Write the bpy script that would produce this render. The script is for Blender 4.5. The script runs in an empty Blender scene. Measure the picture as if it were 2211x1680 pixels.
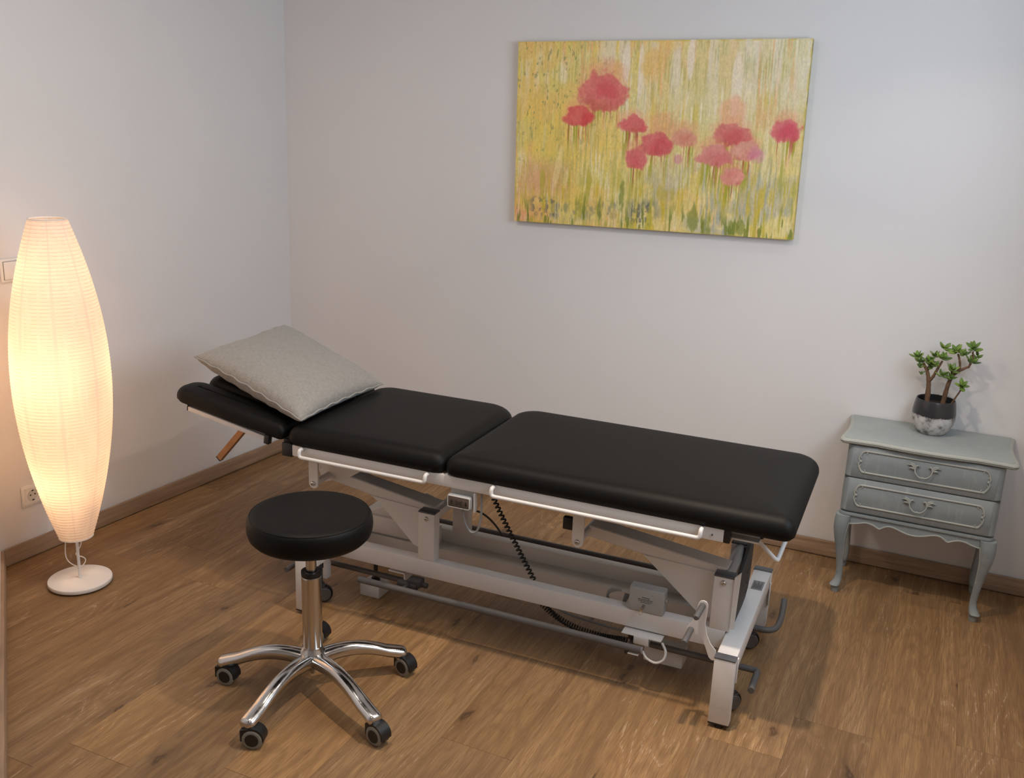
import bpy, bmesh, math, random
import numpy as np
from mathutils import Vector, Matrix
R = math.radians
S = bpy.context.scene
COL = S.collection
random.seed(7)

# ------------------------------------------------------------------ camera
H = 1.4911
pitch, yaw, roll = R(15.6704), R(-22.9907), R(2.2449)
fw = Vector((math.sin(yaw)*math.cos(pitch), math.cos(yaw)*math.cos(pitch), -math.sin(pitch)))
rt = Vector((math.cos(yaw), -math.sin(yaw), 0)); up = rt.cross(fw)
rt2 = rt*math.cos(roll) + up*math.sin(roll); up2 = -rt*math.sin(roll) + up*math.cos(roll)
cd = bpy.data.cameras.new('camera'); cam = bpy.data.objects.new('camera', cd); COL.objects.link(cam)
cam.matrix_world = Matrix(((rt2.x, up2.x, -fw.x, 0), (rt2.y, up2.y, -fw.y, 0), (rt2.z, up2.z, -fw.z, H), (0, 0, 0, 1)))
cd.sensor_fit = 'HORIZONTAL'; cd.sensor_width = 36; cd.lens = 2082.3*36/2211
cd.clip_start = 0.02
S.camera = cam

# ------------------------------------------------------------------ world, lights, exposure
S.view_settings.view_transform = 'Standard'; S.view_settings.look = 'None'
S.view_settings.gamma = 1; S.view_settings.use_curve_mapping = False
S.view_settings.exposure = 0.0
w = bpy.data.worlds.new('world'); S.world = w; w.use_nodes = True
w.node_tree.nodes['Background'].inputs[0].default_value = (0.62, 0.76, 1.0, 1)
w.node_tree.nodes['Background'].inputs[1].default_value = 1.3

def light(name, kind, loc, power, color, size=0.1, size_y=None, look=None, spread=None, blend=None, spot=None):
    d = bpy.data.lights.new(name, kind); d.energy = power; d.color = color
    o = bpy.data.objects.new(name, d); COL.objects.link(o); o.location = loc
    if kind == 'AREA':
        d.size = size
        if size_y: d.shape = 'RECTANGLE'; d.size_y = size_y
        else: d.shape = 'DISK'
        if spread: d.spread = R(spread)
    else: d.shadow_soft_size = size
    if kind == 'SPOT': d.spot_size = R(spot); d.spot_blend = blend
    if look is not None:
        o.rotation_euler = (Vector(look)-Vector(loc)).to_track_quat('-Z', 'Y').to_euler()
    return o
WARM = (1.0, 0.80, 0.62)
# two recessed ceiling spots above the couch and the chest
light('ceiling_spot', 'AREA', (-0.48, 2.00, 2.23), 9.5, WARM, 0.07, look=(-0.48, 2.00, 0), spread=112)
light('ceiling_spot', 'AREA', (0.02, 2.86, 2.23), 1.2, WARM, 0.07, look=(0.02, 2.80, 0), spread=100)
light('ceiling_fill', 'AREA', (-0.55, 0.45, 2.23), 2.4, WARM, 0.45, look=(-0.55, 0.45, 0), spread=175)  # added soft fill for the front of the room, stands for no fitting
light('ceiling_fill', 'AREA', (-1.50, 1.85, 2.23), 9.2, (1.0, 0.865, 0.745), 0.30, look=(-1.50, 1.85, 0), spread=178)  # added fill that brightens the left part of the back wall
# daylight entering by the window in the right wall
light('window_daylight', 'AREA', (0.474, 2.02, 1.60), 17.0, (0.74, 0.87, 1.0), 1.2, 0.74, look=(-2.0, 2.45, 1.45))

# ------------------------------------------------------------------ helpers
def setp(o, label=None, cat=None, group=None, kind=None):
    for k, v in (('label', label), ('category', cat), ('group', group), ('kind', kind)):
        if v: o[k] = v
    return o
def thing(name, label, cat, loc=(0, 0, 0), rotz=0, group=None):
    o = bpy.data.objects.new(name, None); COL.objects.link(o); o.location = loc; o.rotation_euler = (0, 0, rotz)
    o.empty_display_size = 0.05
    return setp(o, label, cat, group)
def obj(name, bm, mat, parent=None, off=None, smooth=True, angle=40, label=None):
    me = bpy.data.meshes.new(name)
    if off is not None: bmesh.ops.translate(bm, verts=bm.verts, vec=-Vector(off))
    bmesh.ops.recalc_face_normals(bm, faces=bm.faces)
    if smooth:
        for f in bm.faces: f.smooth = True
        for e in bm.edges:
            if len(e.link_faces) == 2 and e.calc_face_angle(0) > R(angle): e.smooth = False
    bm.to_mesh(me); bm.free()
    me.materials.append(mat)
    o = bpy.data.objects.new(name, me); COL.objects.link(o)
    if parent: o.parent = parent
    if label: o['label'] = label
    return o
def NB(): return bmesh.new()
def add_box(bm, a, b, bev=0.0, seg=2, M=None):
    t = bmesh.new(); bmesh.ops.create_cube(t, size=1)
    a, b = Vector(a), Vector(b); c = (a+b)/2; s = b-a
    for v in t.verts: v.co = Vector((v.co.x*s.x, v.co.y*s.y, v.co.z*s.z)) + c
    if bev: bmesh.ops.bevel(t, geom=t.edges[:], offset=bev, segments=seg, profile=0.5, affect='EDGES')
    merge(bm, t, M); return bm
def merge(bm, t, M=None):
    if M is not None: bmesh.ops.transform(t, matrix=M, verts=t.verts)
    m = bpy.data.meshes.new('t'); t.to_mesh(m); bm.from_mesh(m); bpy.data.meshes.remove(m); t.free()
def box(a, b, bev=0.002, seg=2, M=None): return add_box(NB(), a, b, bev, seg, M)
def smooth_path(pts, n=6, closed=False):
    P = [Vector(p) for p in pts]; out = []
    N = len(P)
    rng = range(N if closed else N-1)
    for i in rng:
        if closed: p0, p1, p2, p3 = P[(i-1) % N], P[i], P[(i+1) % N], P[(i+2) % N]
        else: p0, p1, p2, p3 = P[max(i-1, 0)], P[i], P[i+1], P[min(i+2, N-1)]
        for k in range(n):
            t = k/n
            out.append(0.5*((2*p1)+(-p0+p2)*t+(2*p0-5*p1+4*p2-p3)*t*t+(-p0+3*p1-3*p2+p3)*t**3))
    if not closed: out.append(P[-1])
    return out
def round_corners(pts, r, n=5):
    P = [Vector(p) for p in pts]; out = [P[0]]
    for i in range(1, len(P)-1):
        a = (P[i-1]-P[i]); b = (P[i+1]-P[i]); rr = min(r, a.length*.49, b.length*.49)
        A = P[i]+a.normalized()*rr; B = P[i]+b.normalized()*rr
        for k in range(n+1):
            t = k/n; out.append((1-t)**2*A+2*t*(1-t)*P[i]+t*t*B)
    out.append(P[-1]); return out
def add_tube(bm, pts, r, seg=12, closed=False, cap=True, sect=None):
    P = [Vector(p) for p in pts]; N = len(P)
    rad = r if callable(r) else (lambda t: r)
    tang = []
    for i in range(N):
        if closed: t = P[(i+1) % N]-P[(i-1) % N]
        else: t = P[min(i+1, N-1)]-P[max(i-1, 0)]
        tang.append(t.normalized() if t.length > 1e-9 else Vector((0, 0, 1)))
    ref = Vector((0, 0, 1)) if abs(tang[0].z) < .9 else Vector((1, 0, 0))
    nrm = (ref-tang[0]*ref.dot(tang[0])).normalized(); rings = []
    for i in range(N):
        nrm = (nrm-tang[i]*nrm.dot(tang[i])).normalized(); bi = tang[i].cross(nrm)
        rr = rad(i/(N-1) if N > 1 else 0); ring = []
        for k in range(seg):
            a = 2*math.pi*k/seg; ca, sa = math.cos(a), math.sin(a)
            if sect: ca, sa = sect(ca, sa)
            ring.append(bm.verts.new(P[i]+(nrm*ca+bi*sa)*rr))
        rings.append(ring)
    for i in range(N if closed else N-1):
        A, B = rings[i], rings[(i+1) % N]
        for k in range(seg): bm.faces.new((A[k], A[(k+1) % seg], B[(k+1) % seg], B[k]))
    if cap and not closed: bm.faces.new(rings[0][::-1]); bm.faces.new(rings[-1])
    return bm
def tube(pts, r, seg=12, **k): return add_tube(NB(), pts, r, seg, **k)
def add_rrtube(bm, pts, a, b, seg=16, p=4):
    """tube with rounded rectangular section a (along first normal) by b"""
    def sect(c, s):
        q = (abs(c)**p+abs(s)**p)**(-1/p); return c*q*a, s*q*b
    return add_tube(bm, pts, 1.0, seg, sect=sect)
def add_lathe(bm, prof, seg=48, c=(0, 0, 0), axis='Z', close=True):
    rings = []
    c = Vector(c)
    for r, z in prof:
        ring = []
        if r < 1e-6:
            p = Vector((0, 0, z)); ring = [bm.verts.new(p)]
        else:
            for k in range(seg):
                a = 2*math.pi*k/seg; ring.append(bm.verts.new(Vector((r*math.cos(a), r*math.sin(a), z))))
        rings.append(ring)
    vs = [v for r_ in rings for v in r_]
    for i in range(len(rings)-1):
        A, B = rings[i], rings[i+1]
        for k in range(seg):
            k2 = (k+1) % seg
            if len(A) == 1 and len(B) == 1: continue
            if len(A) == 1: bm.faces.new((A[0], B[k2], B[k]))
            elif len(B) == 1: bm.faces.new((A[k], A[k2], B[0]))
            else: bm.faces.new((A[k], A[k2], B[k2], B[k]))
    M = {'Z': Matrix.Identity(3), 'X': Matrix(((0, 0, 1), (0, 1, 0), (-1, 0, 0))), 'Y': Matrix(((1, 0, 0), (0, 0, 1), (0, -1, 0)))}[axis]
    for v in vs: v.co = M @ v.co + c
    return bm
def lathe(prof, seg=48, c=(0, 0, 0), axis='Z'): return add_lathe(NB(), prof, seg, c, axis)
def add_prism(bm, poly, t0, t1, plane='XZ', bev=0):
    """poly of 2-D points extruded along the third axis between t0 and t1"""
    t = bmesh.new()
    def P(p, d):
        if plane == 'XZ': return Vector((p[0], d, p[1]))
        if plane == 'YZ': return Vector((d, p[0], p[1]))
        return Vector((p[0], p[1], d))
    A = [t.verts.new(P(p, t0)) for p in poly]; B = [t.verts.new(P(p, t1)) for p in poly]
    n = len(poly); t.faces.new(A); t.faces.new(B[::-1])
    for i in range(n): t.faces.new((A[i], B[i], B[(i+1) % n], A[(i+1) % n]))
    bmesh.ops.recalc_face_normals(t, faces=t.faces)
    if bev:
        es = [e for e in t.edges if any(len(f.verts) > 4 or n == 4 for f in e.link_faces)]
        bmesh.ops.bevel(t, geom=es, offset=bev, segments=1, affect='EDGES')
    merge(bm, t); return bm
def prism(poly, t0, t1, plane='XZ', bev=0): return add_prism(NB(), poly, t0, t1, plane, bev)
def bolt(c, r=0.0075, axis=-1, depth=0.006):
    """round-headed hex socket bolt, facing -Y"""
    prof = [(0, -depth*.45), (r*.38, -depth*.45), (r*.42, -depth), (r*.75, -depth*.85), (r, -depth*.35), (r, 0), (0, 0)]
    bm = NB(); add_lathe(bm, [(a, -b) for a, b in prof], 20, (0, 0, 0), 'Z')
    for v in bm.verts: v.co = Vector((v.co.x, -v.co.z, v.co.y)) + Vector(c)
    return bm

# ------------------------------------------------------------------ materials
MATS = {}
def nodes(name):
    m = bpy.data.materials.new(name); m.use_nodes = True; nt = m.node_tree
    b = nt.nodes['Principled BSDF']; return m, nt, b
def N(nt, t, **k):
    n = nt.nodes.new(t)
    for a, v in k.items():
        if a == 'inp':
            for i, x in v.items(): n.inputs[i].default_value = x
        else: setattr(n, a, v)
    return n
def ramp(nt, fac, stops, interp='LINEAR'):
    n = nt.nodes.new('ShaderNodeValToRGB'); n.color_ramp.interpolation = interp
    while len(n.color_ramp.elements) < len(stops): n.color_ramp.elements.new(0.5)
    for e, (p, c) in zip(n.color_ramp.elements, stops):
        e.position = p; e.color = c if len(c) == 4 else (*c, 1)
    nt.links.new(fac, n.inputs[0]); return n.outputs[0]
def mixc(nt, fac, a, b, mode='MIX'):
    n = nt.nodes.new('ShaderNodeMix'); n.data_type = 'RGBA'; n.blend_type = mode
    for sock, v in ((n.inputs[0], fac), (n.inputs[6], a), (n.inputs[7], b)):
        if hasattr(v, 'links'): nt.links.new(v, sock)
        else: sock.default_value = v if not isinstance(v, tuple) else (*v, 1)[:4]
    return n.outputs[2]
def noise(nt, vec, scale, detail=4, rough=.55, dist=0):
    n = N(nt, 'ShaderNodeTexNoise'); n.inputs['Scale'].default_value = scale; n.inputs['Detail'].default_value = detail
    n.inputs['Roughness'].default_value = rough; n.inputs['Distortion'].default_value = dist
    if vec: nt.links.new(vec, n.inputs['Vector'])
    return n.outputs[0]
def bump(nt, b, h, strength=.3, dist=.001):
    n = N(nt, 'ShaderNodeBump'); n.inputs['Strength'].default_value = strength; n.inputs['Distance'].default_value = dist
    nt.links.new(h, n.inputs['Height']); nt.links.new(n.outputs[0], b.inputs['Normal'])
def mp(nt, vec, scale=(1, 1, 1), loc=(0, 0, 0), rot=(0, 0, 0)):
    n = N(nt, 'ShaderNodeMapping'); n.inputs['Scale'].default_value = scale; n.inputs['Location'].default_value = loc
    n.inputs['Rotation'].default_value = rot; nt.links.new(vec, n.inputs['Vector']); return n.outputs[0]
def mth(nt, op, a, b=None, c=None):
    n = N(nt, 'ShaderNodeMath', operation=op)
    for i, v in enumerate((a, b, c)):
        if v is None: continue
        if hasattr(v, 'links'): nt.links.new(v, n.inputs[i])
        else: n.inputs[i].default_value = v
    return n.outputs[0]
def simple(name, col, rough=.5, metal=0, var=.06, nscale=40, bstr=0, bscale=200, spec=.5, coat=0):
    m, nt, b = nodes(name)
    tc = N(nt, 'ShaderNodeTexCoord').outputs['Object']
    nz = noise(nt, tc, nscale, 4)
    a = tuple(x*(1-var) for x in col); c = tuple(min(1, x*(1+var)) for x in col)
    nt.links.new(ramp(nt, nz, [(.3, a), (.7, c)]), b.inputs['Base Color'])
    b.inputs['Roughness'].default_value = rough; b.inputs['Metallic'].default_value = metal
    b.inputs['Specular IOR Level'].default_value = spec; b.inputs['Coat Weight'].default_value = coat
    if bstr: bump(nt, b, noise(nt, tc, bscale, 3), bstr)
    MATS[name] = m; return m

M_wall = simple('wall_paint', (0.78, 0.765, 0.76), .9, var=.012, nscale=3, bstr=.15, bscale=260, spec=.2)
M_ceil = simple('ceiling_paint', (0.82, 0.81, 0.80), .9, var=.01, nscale=3, bstr=.1, spec=.2)
M_vinyl = simple('black_vinyl', (0.0048, 0.0044, 0.0041), .50, var=.1, nscale=8, bstr=.10, bscale=900, spec=.16)
M_white = simple('white_powdercoat', (0.74, 0.72, 0.70), .38, var=.015, nscale=9, bstr=.06, bscale=700)
M_tube = simple('grey_tube', (0.105, 0.10, 0.10), .5, var=.06, bstr=.05)
M_dgrey = simple('dark_grey_plastic', (0.045, 0.044, 0.045), .55, bstr=.05)
M_cover = simple('charcoal_cover', (0.05, 0.047, 0.045), .7, bstr=.08)
M_black = simple('black_plastic', (0.010, 0.010, 0.011), .42)
M_cap = simple('slate_cap', (0.085, 0.09, 0.10), .5)
M_gtube = simple('grey_painted_steel', (0.34, 0.34, 0.345), .4)
M_steel = simple('zinc_steel', (0.62, 0.60, 0.57), .24, metal=1, var=.08)
M_cable = simple('grey_cable', (0.30, 0.31, 0.32), .5)
M_ccord = simple('coiled_cord', (0.026, 0.032, 0.032), .5)
M_gbox = simple('grey_plastic', (0.40, 0.415, 0.42), .45, bstr=.05)
M_panelb = simple('brown_keypad', (0.115, 0.085, 0.07), .5)
M_wbox = simple('white_plastic', (0.66, 0.66, 0.65), .45)
M_bronze = simple('brown_steel', (0.42, 0.235, 0.115), .42, metal=.25, var=.1)
M_lampm = simple('white_lacquer', (0.80, 0.77, 0.74), .45, var=.01, nscale=6)
M_elec = simple('socket_white', (0.80, 0.79, 0.77), .35, var=.01)
M_hole = simple('socket_hole', (0.015, 0.014, 0.013), .6)
M_tyre = simple('grey_tyre', (0.24, 0.235, 0.21), .6)
M_soil = simple('dark_soil', (0.018, 0.013, 0.010), .95, var=.4, nscale=150, bstr=.8, bscale=180)
M_ink = simple('black_ink', (0.02, 0.02, 0.02), .6)
M_label = simple('metal_label', (0.20, 0.20, 0.205), .4)
M_frame = simple('window_white', (0.8, 0.8, 0.8), .4)

def chrome(name, col, r0, r1):
    m, nt, b = nodes(name)
    tc = N(nt, 'ShaderNodeTexCoord').outputs['Object']
    nz = noise(nt, mp(nt, tc, (30, 30, 4)), 3, 5)
    nt.links.new(ramp(nt, nz, [(.3, (r0,)*3), (.75, (r1,)*3)]), b.inputs['Roughness'])
    b.inputs['Base Color'].default_value = (*col, 1); b.inputs['Metallic'].default_value = 1
    return m
M_chrome = chrome('polished_aluminium', (0.66, 0.645, 0.63), .10, .22)
M_column = chrome('brushed_steel', (0.60, 0.57, 0.53), .16, .30)

def wood_floor():
    m, nt, b = nodes('oak_plank')
    tcn = N(nt, 'ShaderNodeTexCoord'); oi = N(nt, 'ShaderNodeObjectInfo')
    rnd = oi.outputs['Random']
    # each plank shows its own stretch of grain
    off = N(nt, 'ShaderNodeCombineXYZ')
    nt.links.new(mth(nt, 'MULTIPLY', rnd, 37.0), off.inputs[0]); nt.links.new(mth(nt, 'MULTIPLY', rnd, 91.0), off.inputs[1])
    va = N(nt, 'ShaderNodeVectorMath', operation='ADD')
    nt.links.new(tcn.outputs['Object'], va.inputs[0]); nt.links.new(off.outputs[0], va.inputs[1])
    v = va.outputs[0]
    warp = noise(nt, mp(nt, v, (3.5, 1.3, 1)), 1.0, 3, .5)
    wv = N(nt, 'ShaderNodeVectorMath', operation='ADD')
    cw = N(nt, 'ShaderNodeCombineXYZ'); nt.links.new(mth(nt, 'MULTIPLY', warp, 0.10), cw.inputs[0])
    nt.links.new(v, wv.inputs[0]); nt.links.new(cw.outputs[0], wv.inputs[1]); wv = wv.outputs[0]
    g_broad = noise(nt, mp(nt, wv, (9, .9, 1)), 1.0, 3, .5)
    g_mid = noise(nt, mp(nt, wv, (38, 1.6, 1)), 1.0, 5, .6)
    g_fine = noise(nt, mp(nt, v, (380, 12, 1)), 1.0, 4, .7)
    # cathedral grain
    cat = mth(nt, 'SINE', mth(nt, 'MULTIPLY', noise(nt, mp(nt, v, (5.2, .85, 1)), 1.0, 2, .45), 150.0))
    cat = mth(nt, 'MULTIPLY_ADD', cat, .5, .5)
    col = ramp(nt, g_broad, [(.28, (0.300, 0.172, 0.074)), (.5, (0.390, 0.234, 0.105)), (.72, (0.480, 0.303, 0.146))])
    col = mixc(nt, mth(nt, 'MULTIPLY', ramp(nt, g_mid, [(.36, (1, 1, 1)), (.58, (0, 0, 0))]), .62), col, (0.215, 0.115, 0.052))
    col = mixc(nt, mth(nt, 'MULTIPLY', ramp(nt, g_fine, [(.40, (1, 1, 1)), (.55, (0, 0, 0))]), .66), col, (0.195, 0.108, 0.050))
    col = mixc(nt, mth(nt, 'MULTIPLY', ramp(nt, cat, [(.0, (1, 1, 1)), (.45, (0, 0, 0))]), .34), col, (0.21, 0.120, 0.058))
    # limed pores that follow the cathedral lines
    patch = ramp(nt, noise(nt, mp(nt, v, (6, 2.6, 1), loc=(5, 3, 0)), 1.0, 2), [(.50, (0, 0, 0)), (.60, (1, 1, 1))])
    lime = mth(nt, 'MULTIPLY', ramp(nt, cat, [(.90, (0, 0, 0)), (.98, (1, 1, 1))]), patch)
    lime = mth(nt, 'MULTIPLY', lime, ramp(nt, noise(nt, mp(nt, v, (230, 26, 1)), 1.0, 3), [(.50, (0, 0, 0)), (.58, (1, 1, 1))]))
    col = mixc(nt, mth(nt, 'MULTIPLY', lime, .42), col, (0.66, 0.50, 0.34))
    # knots
    vo = N(nt, 'ShaderNodeTexVoronoi'); vo.voronoi_dimensions = '2D'; vo.inputs['Scale'].default_value = 1.0; vo.inputs['Randomness'].default_value = 1
    kw = N(nt, 'ShaderNodeVectorMath', operation='MULTIPLY_ADD'); kn_ = N(nt, 'ShaderNodeTexNoise'); kn_.inputs['Scale'].default_value = 14; kn_.inputs['Detail'].default_value = 3
    nt.links.new(v, kn_.inputs['Vector']); nt.links.new(kn_.outputs['Color'], kw.inputs[0]); kw.inputs[1].default_value = (.05, .09, 0); nt.links.new(wv, kw.inputs[2])
    nt.links.new(mp(nt, kw.outputs[0], (5.2, 1.9, 1)), vo.inputs['Vector'])
    kd = vo.outputs['Distance']
    kn = ramp(nt, kd, [(.02, (1, 1, 1)), (.16, (0, 0, 0))])
    kn2 = ramp(nt, kd, [(.008, (.3, .3, .3)), (.022, (1, 1, 1)), (.052, (0, 0, 0))])
    km = ramp(nt, vo.outputs['Color'], [(.45, (0, 0, 0)), (.60, (1, 1, 1))])      # only some cells carry a knot
    col = mixc(nt, mth(nt, 'MULTIPLY', mth(nt, 'MULTIPLY', kn, .55), km), col, (0.140, 0.074, 0.035))
    col = mixc(nt, mth(nt, 'MULTIPLY', mth(nt, 'MULTIPLY', kn2, .75), km), col, (0.06, 0.034, 0.018))
    # long dark cracks
    ck = ramp(nt, noise(nt, mp(nt, wv, (26, .55, 1), loc=(9, 1, 0)), 1.0, 2), [(.70, (0, 0, 0)), (.76, (1, 1, 1))])
    col = mixc(nt, mth(nt, 'MULTIPLY', ck, .5), col, (0.11, 0.06, 0.032))
    # tone of the individual plank
    col = mixc(nt, 1.0, col, ramp(nt, rnd, [(0, (.64, .65, .68)), (.3, (.91, .90, .89)), (.6, (.76, .78, .84)), (1, (1.00, .97, .92))]), 'MULTIPLY')
    nt.links.new(col, b.inputs['Base Color'])
    nt.links.new(ramp(nt, g_mid, [(.3, (.52,)*3), (.7, (.40,)*3)]), b.inputs['Roughness'])
    b.inputs['Specular IOR Level'].default_value = .32
    bump(nt, b, mth(nt, 'ADD', g_fine, mth(nt, 'MULTIPLY', g_mid, .6)), .25, .0008)
    return m
M_floor = wood_floor()

def wood_trim():
    m, nt, b = nodes('oak_trim')
    tc = N(nt, 'ShaderNodeTexCoord').outputs['Object']
    g = noise(nt, mp(nt, tc, (2.2, 2.2, 55)), 1.0, 5, .6, .4)
    g2 = noise(nt, mp(nt, tc, (7, 7, 240)), 1.0, 4, .7)
    col = ramp(nt, g, [(.3, (0.235, 0.150, 0.092)), (.55, (0.36, 0.240, 0.155)), (.75, (0.44, 0.305, 0.205))])
    col = mixc(nt, mth(nt, 'MULTIPLY', ramp(nt, g2, [(.38, (1, 1, 1)), (.55, (0, 0, 0))]), .45), col, (0.20, 0.125, 0.075))
    nt.links.new(col, b.inputs['Base Color']); b.inputs['Roughness'].default_value = .5
    bump(nt, b, g2, .2, .0006); return m
M_trim = wood_trim()

def linen():
    m, nt, b = nodes('grey_linen')
    tc = N(nt, 'ShaderNodeTexCoord').outputs['UV']
    a = noise(nt, mp(nt, tc, (420, 24, 1)), 1.0, 3, .6); c = noise(nt, mp(nt, tc, (24, 420, 1)), 1.0, 3, .6)
    s = mth(nt, 'ADD', a, c)
    col = ramp(nt, mth(nt, 'MULTIPLY', s, .5), [(.36, (0.225, 0.212, 0.192)), (.62, (0.385, 0.368, 0.340))])
    nt.links.new(col, b.inputs['Base Color']); b.inputs['Roughness'].default_value = .95
    b.inputs['Specular IOR Level'].default_value = .15; b.inputs['Sheen Weight'].default_value = .25
    bump(nt, b, s, .5, .0012); return m
M_linen = linen()

def chalk(name, base, dark, edge):
    m, nt, b = nodes(name)
    tc = N(nt, 'ShaderNodeTexCoord').outputs['Object']
    n1 = noise(nt, mp(nt, tc, (3, 3, 12)), 1.5, 5, .6); n2 = noise(nt, mp(nt, tc, (60, 60, 14)), 1.0, 4, .6)
    col = ramp(nt, n1, [(.3, dark), (.6, base)])
    col = mixc(nt, mth(nt, 'MULTIPLY', ramp(nt, n2, [(.55, (0, 0, 0)), (.7, (1, 1, 1))]), .35), col, edge)
    nt.links.new(col, b.inputs['Base Color']); b.inputs['Roughness'].default_value = .6
    bump(nt, b, n2, .15, .0008); return m
M_chalk = chalk('blue_grey_chalk_paint', (0.27, 0.305, 0.315), (0.215, 0.252, 0.268), (0.38, 0.40, 0.385))
M_chalktop = chalk('chalk_paint_top', (0.34, 0.375, 0.37), (0.285, 0.32, 0.325), (0.42, 0.43, 0.39))
M_cream = chalk('cream_worn_edge', (0.395, 0.41, 0.375), (0.31, 0.34, 0.335), (0.50, 0.49, 0.42))
M_groove = simple('dark_joint', (0.05, 0.055, 0.055), .8)

def pot_mat():
    m, nt, b = nodes('two_tone_glaze')
    tc = N(nt, 'ShaderNodeTexCoord').outputs['Object']
    sx = N(nt, 'ShaderNodeSeparateXYZ'); nt.links.new(tc, sx.inputs[0])
    n1 = noise(nt, tc, 38, 5, .65); n2 = noise(nt, tc, 95, 5, .7)
    conc = ramp(nt, n1, [(.36, (0.16, 0.155, 0.155)), (.50, (0.50, 0.485, 0.475)), (.7, (0.66, 0.645, 0.63))])
    z = mth(nt, 'ADD', sx.outputs[2], mth(nt, 'MULTIPLY', mth(nt, 'SUBTRACT', n2, .5), .022))
    f = ramp(nt, mth(nt, 'MULTIPLY', z, 8.0), [(.505, (0, 0, 0)), (.535, (1, 1, 1))])
    nt.links.new(mixc(nt, f, conc, (0.034, 0.033, 0.037)), b.inputs['Base Color'])
    nt.links.new(ramp(nt, f, [(0, (.75,)*3), (1, (.22,)*3)]), b.inputs['Roughness'])
    bump(nt, b, n2, .15, .001); return m
M_pot = pot_mat()

def leaf_mat():
    m, nt, b = nodes('jade_leaf')
    oi = N(nt, 'ShaderNodeObjectInfo'); tc = N(nt, 'ShaderNodeTexCoord').outputs['Object']
    col = ramp(nt, oi.outputs['Random'], [(0, (0.050, 0.115, 0.022)), (.5, (0.120, 0.225, 0.032)), (1, (0.235, 0.345, 0.052))])
    nt.links.new(mixc(nt, mth(nt, 'MULTIPLY', noise(nt, tc, 90, 3), .35), col, (0.25, 0.36, 0.08)), b.inputs['Base Color'])
    b.inputs['Roughness'].default_value = .32; b.inputs['Subsurface Weight'].default_value = .1
    b.inputs['Subsurface Radius'].default_value = (.002, .004, .001); return m
M_leaf = leaf_mat()
M_stem = simple('woody_stem', (0.155, 0.085, 0.045), .8, var=.3, nscale=60, bstr=.6, bscale=150)

def paper():
    m, nt, b = nodes('rice_paper')
    nt.nodes.remove(b); out = nt.nodes['Material Output']
    tc = N(nt, 'ShaderNodeTexCoord').outputs['Object']
    sx = N(nt, 'ShaderNodeSeparateXYZ'); nt.links.new(tc, sx.inputs[0])
    ang = mth(nt, 'ARCTAN2', sx.outputs[1], sx.outputs[0])
    zz = mth(nt, 'MULTIPLY', sx.outputs[2], 96.0)
    row = mth(nt, 'FRACT', zz)
    line = ramp(nt, row, [(.0, (1, 1, 1)), (.10, (0, 0, 0)), (.90, (0, 0, 0)), (1.0, (1, 1, 1))])
    brk = ramp(nt, noise(nt, mp(nt, tc, (60, 60, 6)), 1.0, 2), [(.36, (.15,)*3), (.5, (1, 1, 1))])
    dots = mth(nt, 'MULTIPLY', mth(nt, 'GREATER_THAN', mth(nt, 'SINE', mth(nt, 'MULTIPLY', ang, 190.0)), .2),
               mth(nt, 'COMPARE', row, .5, .16))
    dots = mth(nt, 'MULTIPLY', dots, ramp(nt, noise(nt, mp(nt, tc, (25, 25, 40)), 1.0, 2), [(.45, (0, 0, 0)), (.55, (1, 1, 1))]))
    seam = mth(nt, 'GREATER_THAN', mth(nt, 'COSINE', mth(nt, 'MULTIPLY', ang, 8.0)), .955)
    base = mixc(nt, mth(nt, 'MULTIPLY', line, mth(nt, 'MULTIPLY', brk, .55)), (0.90, 0.83, 0.76), (0.42, 0.33, 0.24))
    base = mixc(nt, dots, base, (1.0, 0.97, 0.90))
    base = mixc(nt, mth(nt, 'MULTIPLY', seam, .38), base, (0.72, 0.66, 0.66))
    d = N(nt, 'ShaderNodeBsdfDiffuse'); t = N(nt, 'ShaderNodeBsdfTranslucent'); mx = N(nt, 'ShaderNodeMixShader')
    nt.links.new(base, d.inputs[0]); nt.links.new(base, t.inputs[0]); mx.inputs[0].default_value = .62
    nt.links.new(d.outputs[0], mx.inputs[1]); nt.links.new(t.outputs[0], mx.inputs[2])
    em = N(nt, 'ShaderNodeEmission'); em.inputs[1].default_value = 0.15
    nt.links.new(mixc(nt, 1.0, base, (1.0, 0.62, 0.34), 'MULTIPLY'), em.inputs[0])
    ad = N(nt, 'ShaderNodeAddShader'); nt.links.new(mx.outputs[0], ad.inputs[0]); nt.links.new(em.outputs[0], ad.inputs[1])
    nt.links.new(ad.outputs[0], out.inputs[0]); return m
M_paper = paper()

# ------------------------------------------------------------------ room shell
thL, cL = R(86.245), 2.7715          # left wall line
dL = Vector((math.cos(thL), math.sin(thL), 0)); nL = Vector((-dL.y, dL.x, 0))
thB, cB = R(-1.1784), 3.4206         # back wall line
dB = Vector((math.cos(thB), math.sin(thB), 0)); nB = Vector((-dB.y, dB.x, 0))
ZC = 2.25
def oriented(name, bm, mat, origin, rotz, kind='structure', smooth=True):
    o = obj(name, bm, mat, smooth=smooth); o.location = origin; o.rotation_euler = (0, 0, rotz)
    if kind: o['kind'] = kind
    return o
SKT = 0.012      # skirting thickness; its faces lie on the fitted lines
# corner of left and back wall
def isect(n1, c1, n2, c2):
    det = n1.x*n2.y-n1.y*n2.x
    return Vector(((c1*n2.y-n1.y*c2)/det, (n1.x*c2-c1*n2.x)/det, 0))
wL, wB = cL+0.008, cB+0.008          # wall faces
corner = isect(nL, wL, nB, wB)
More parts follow.
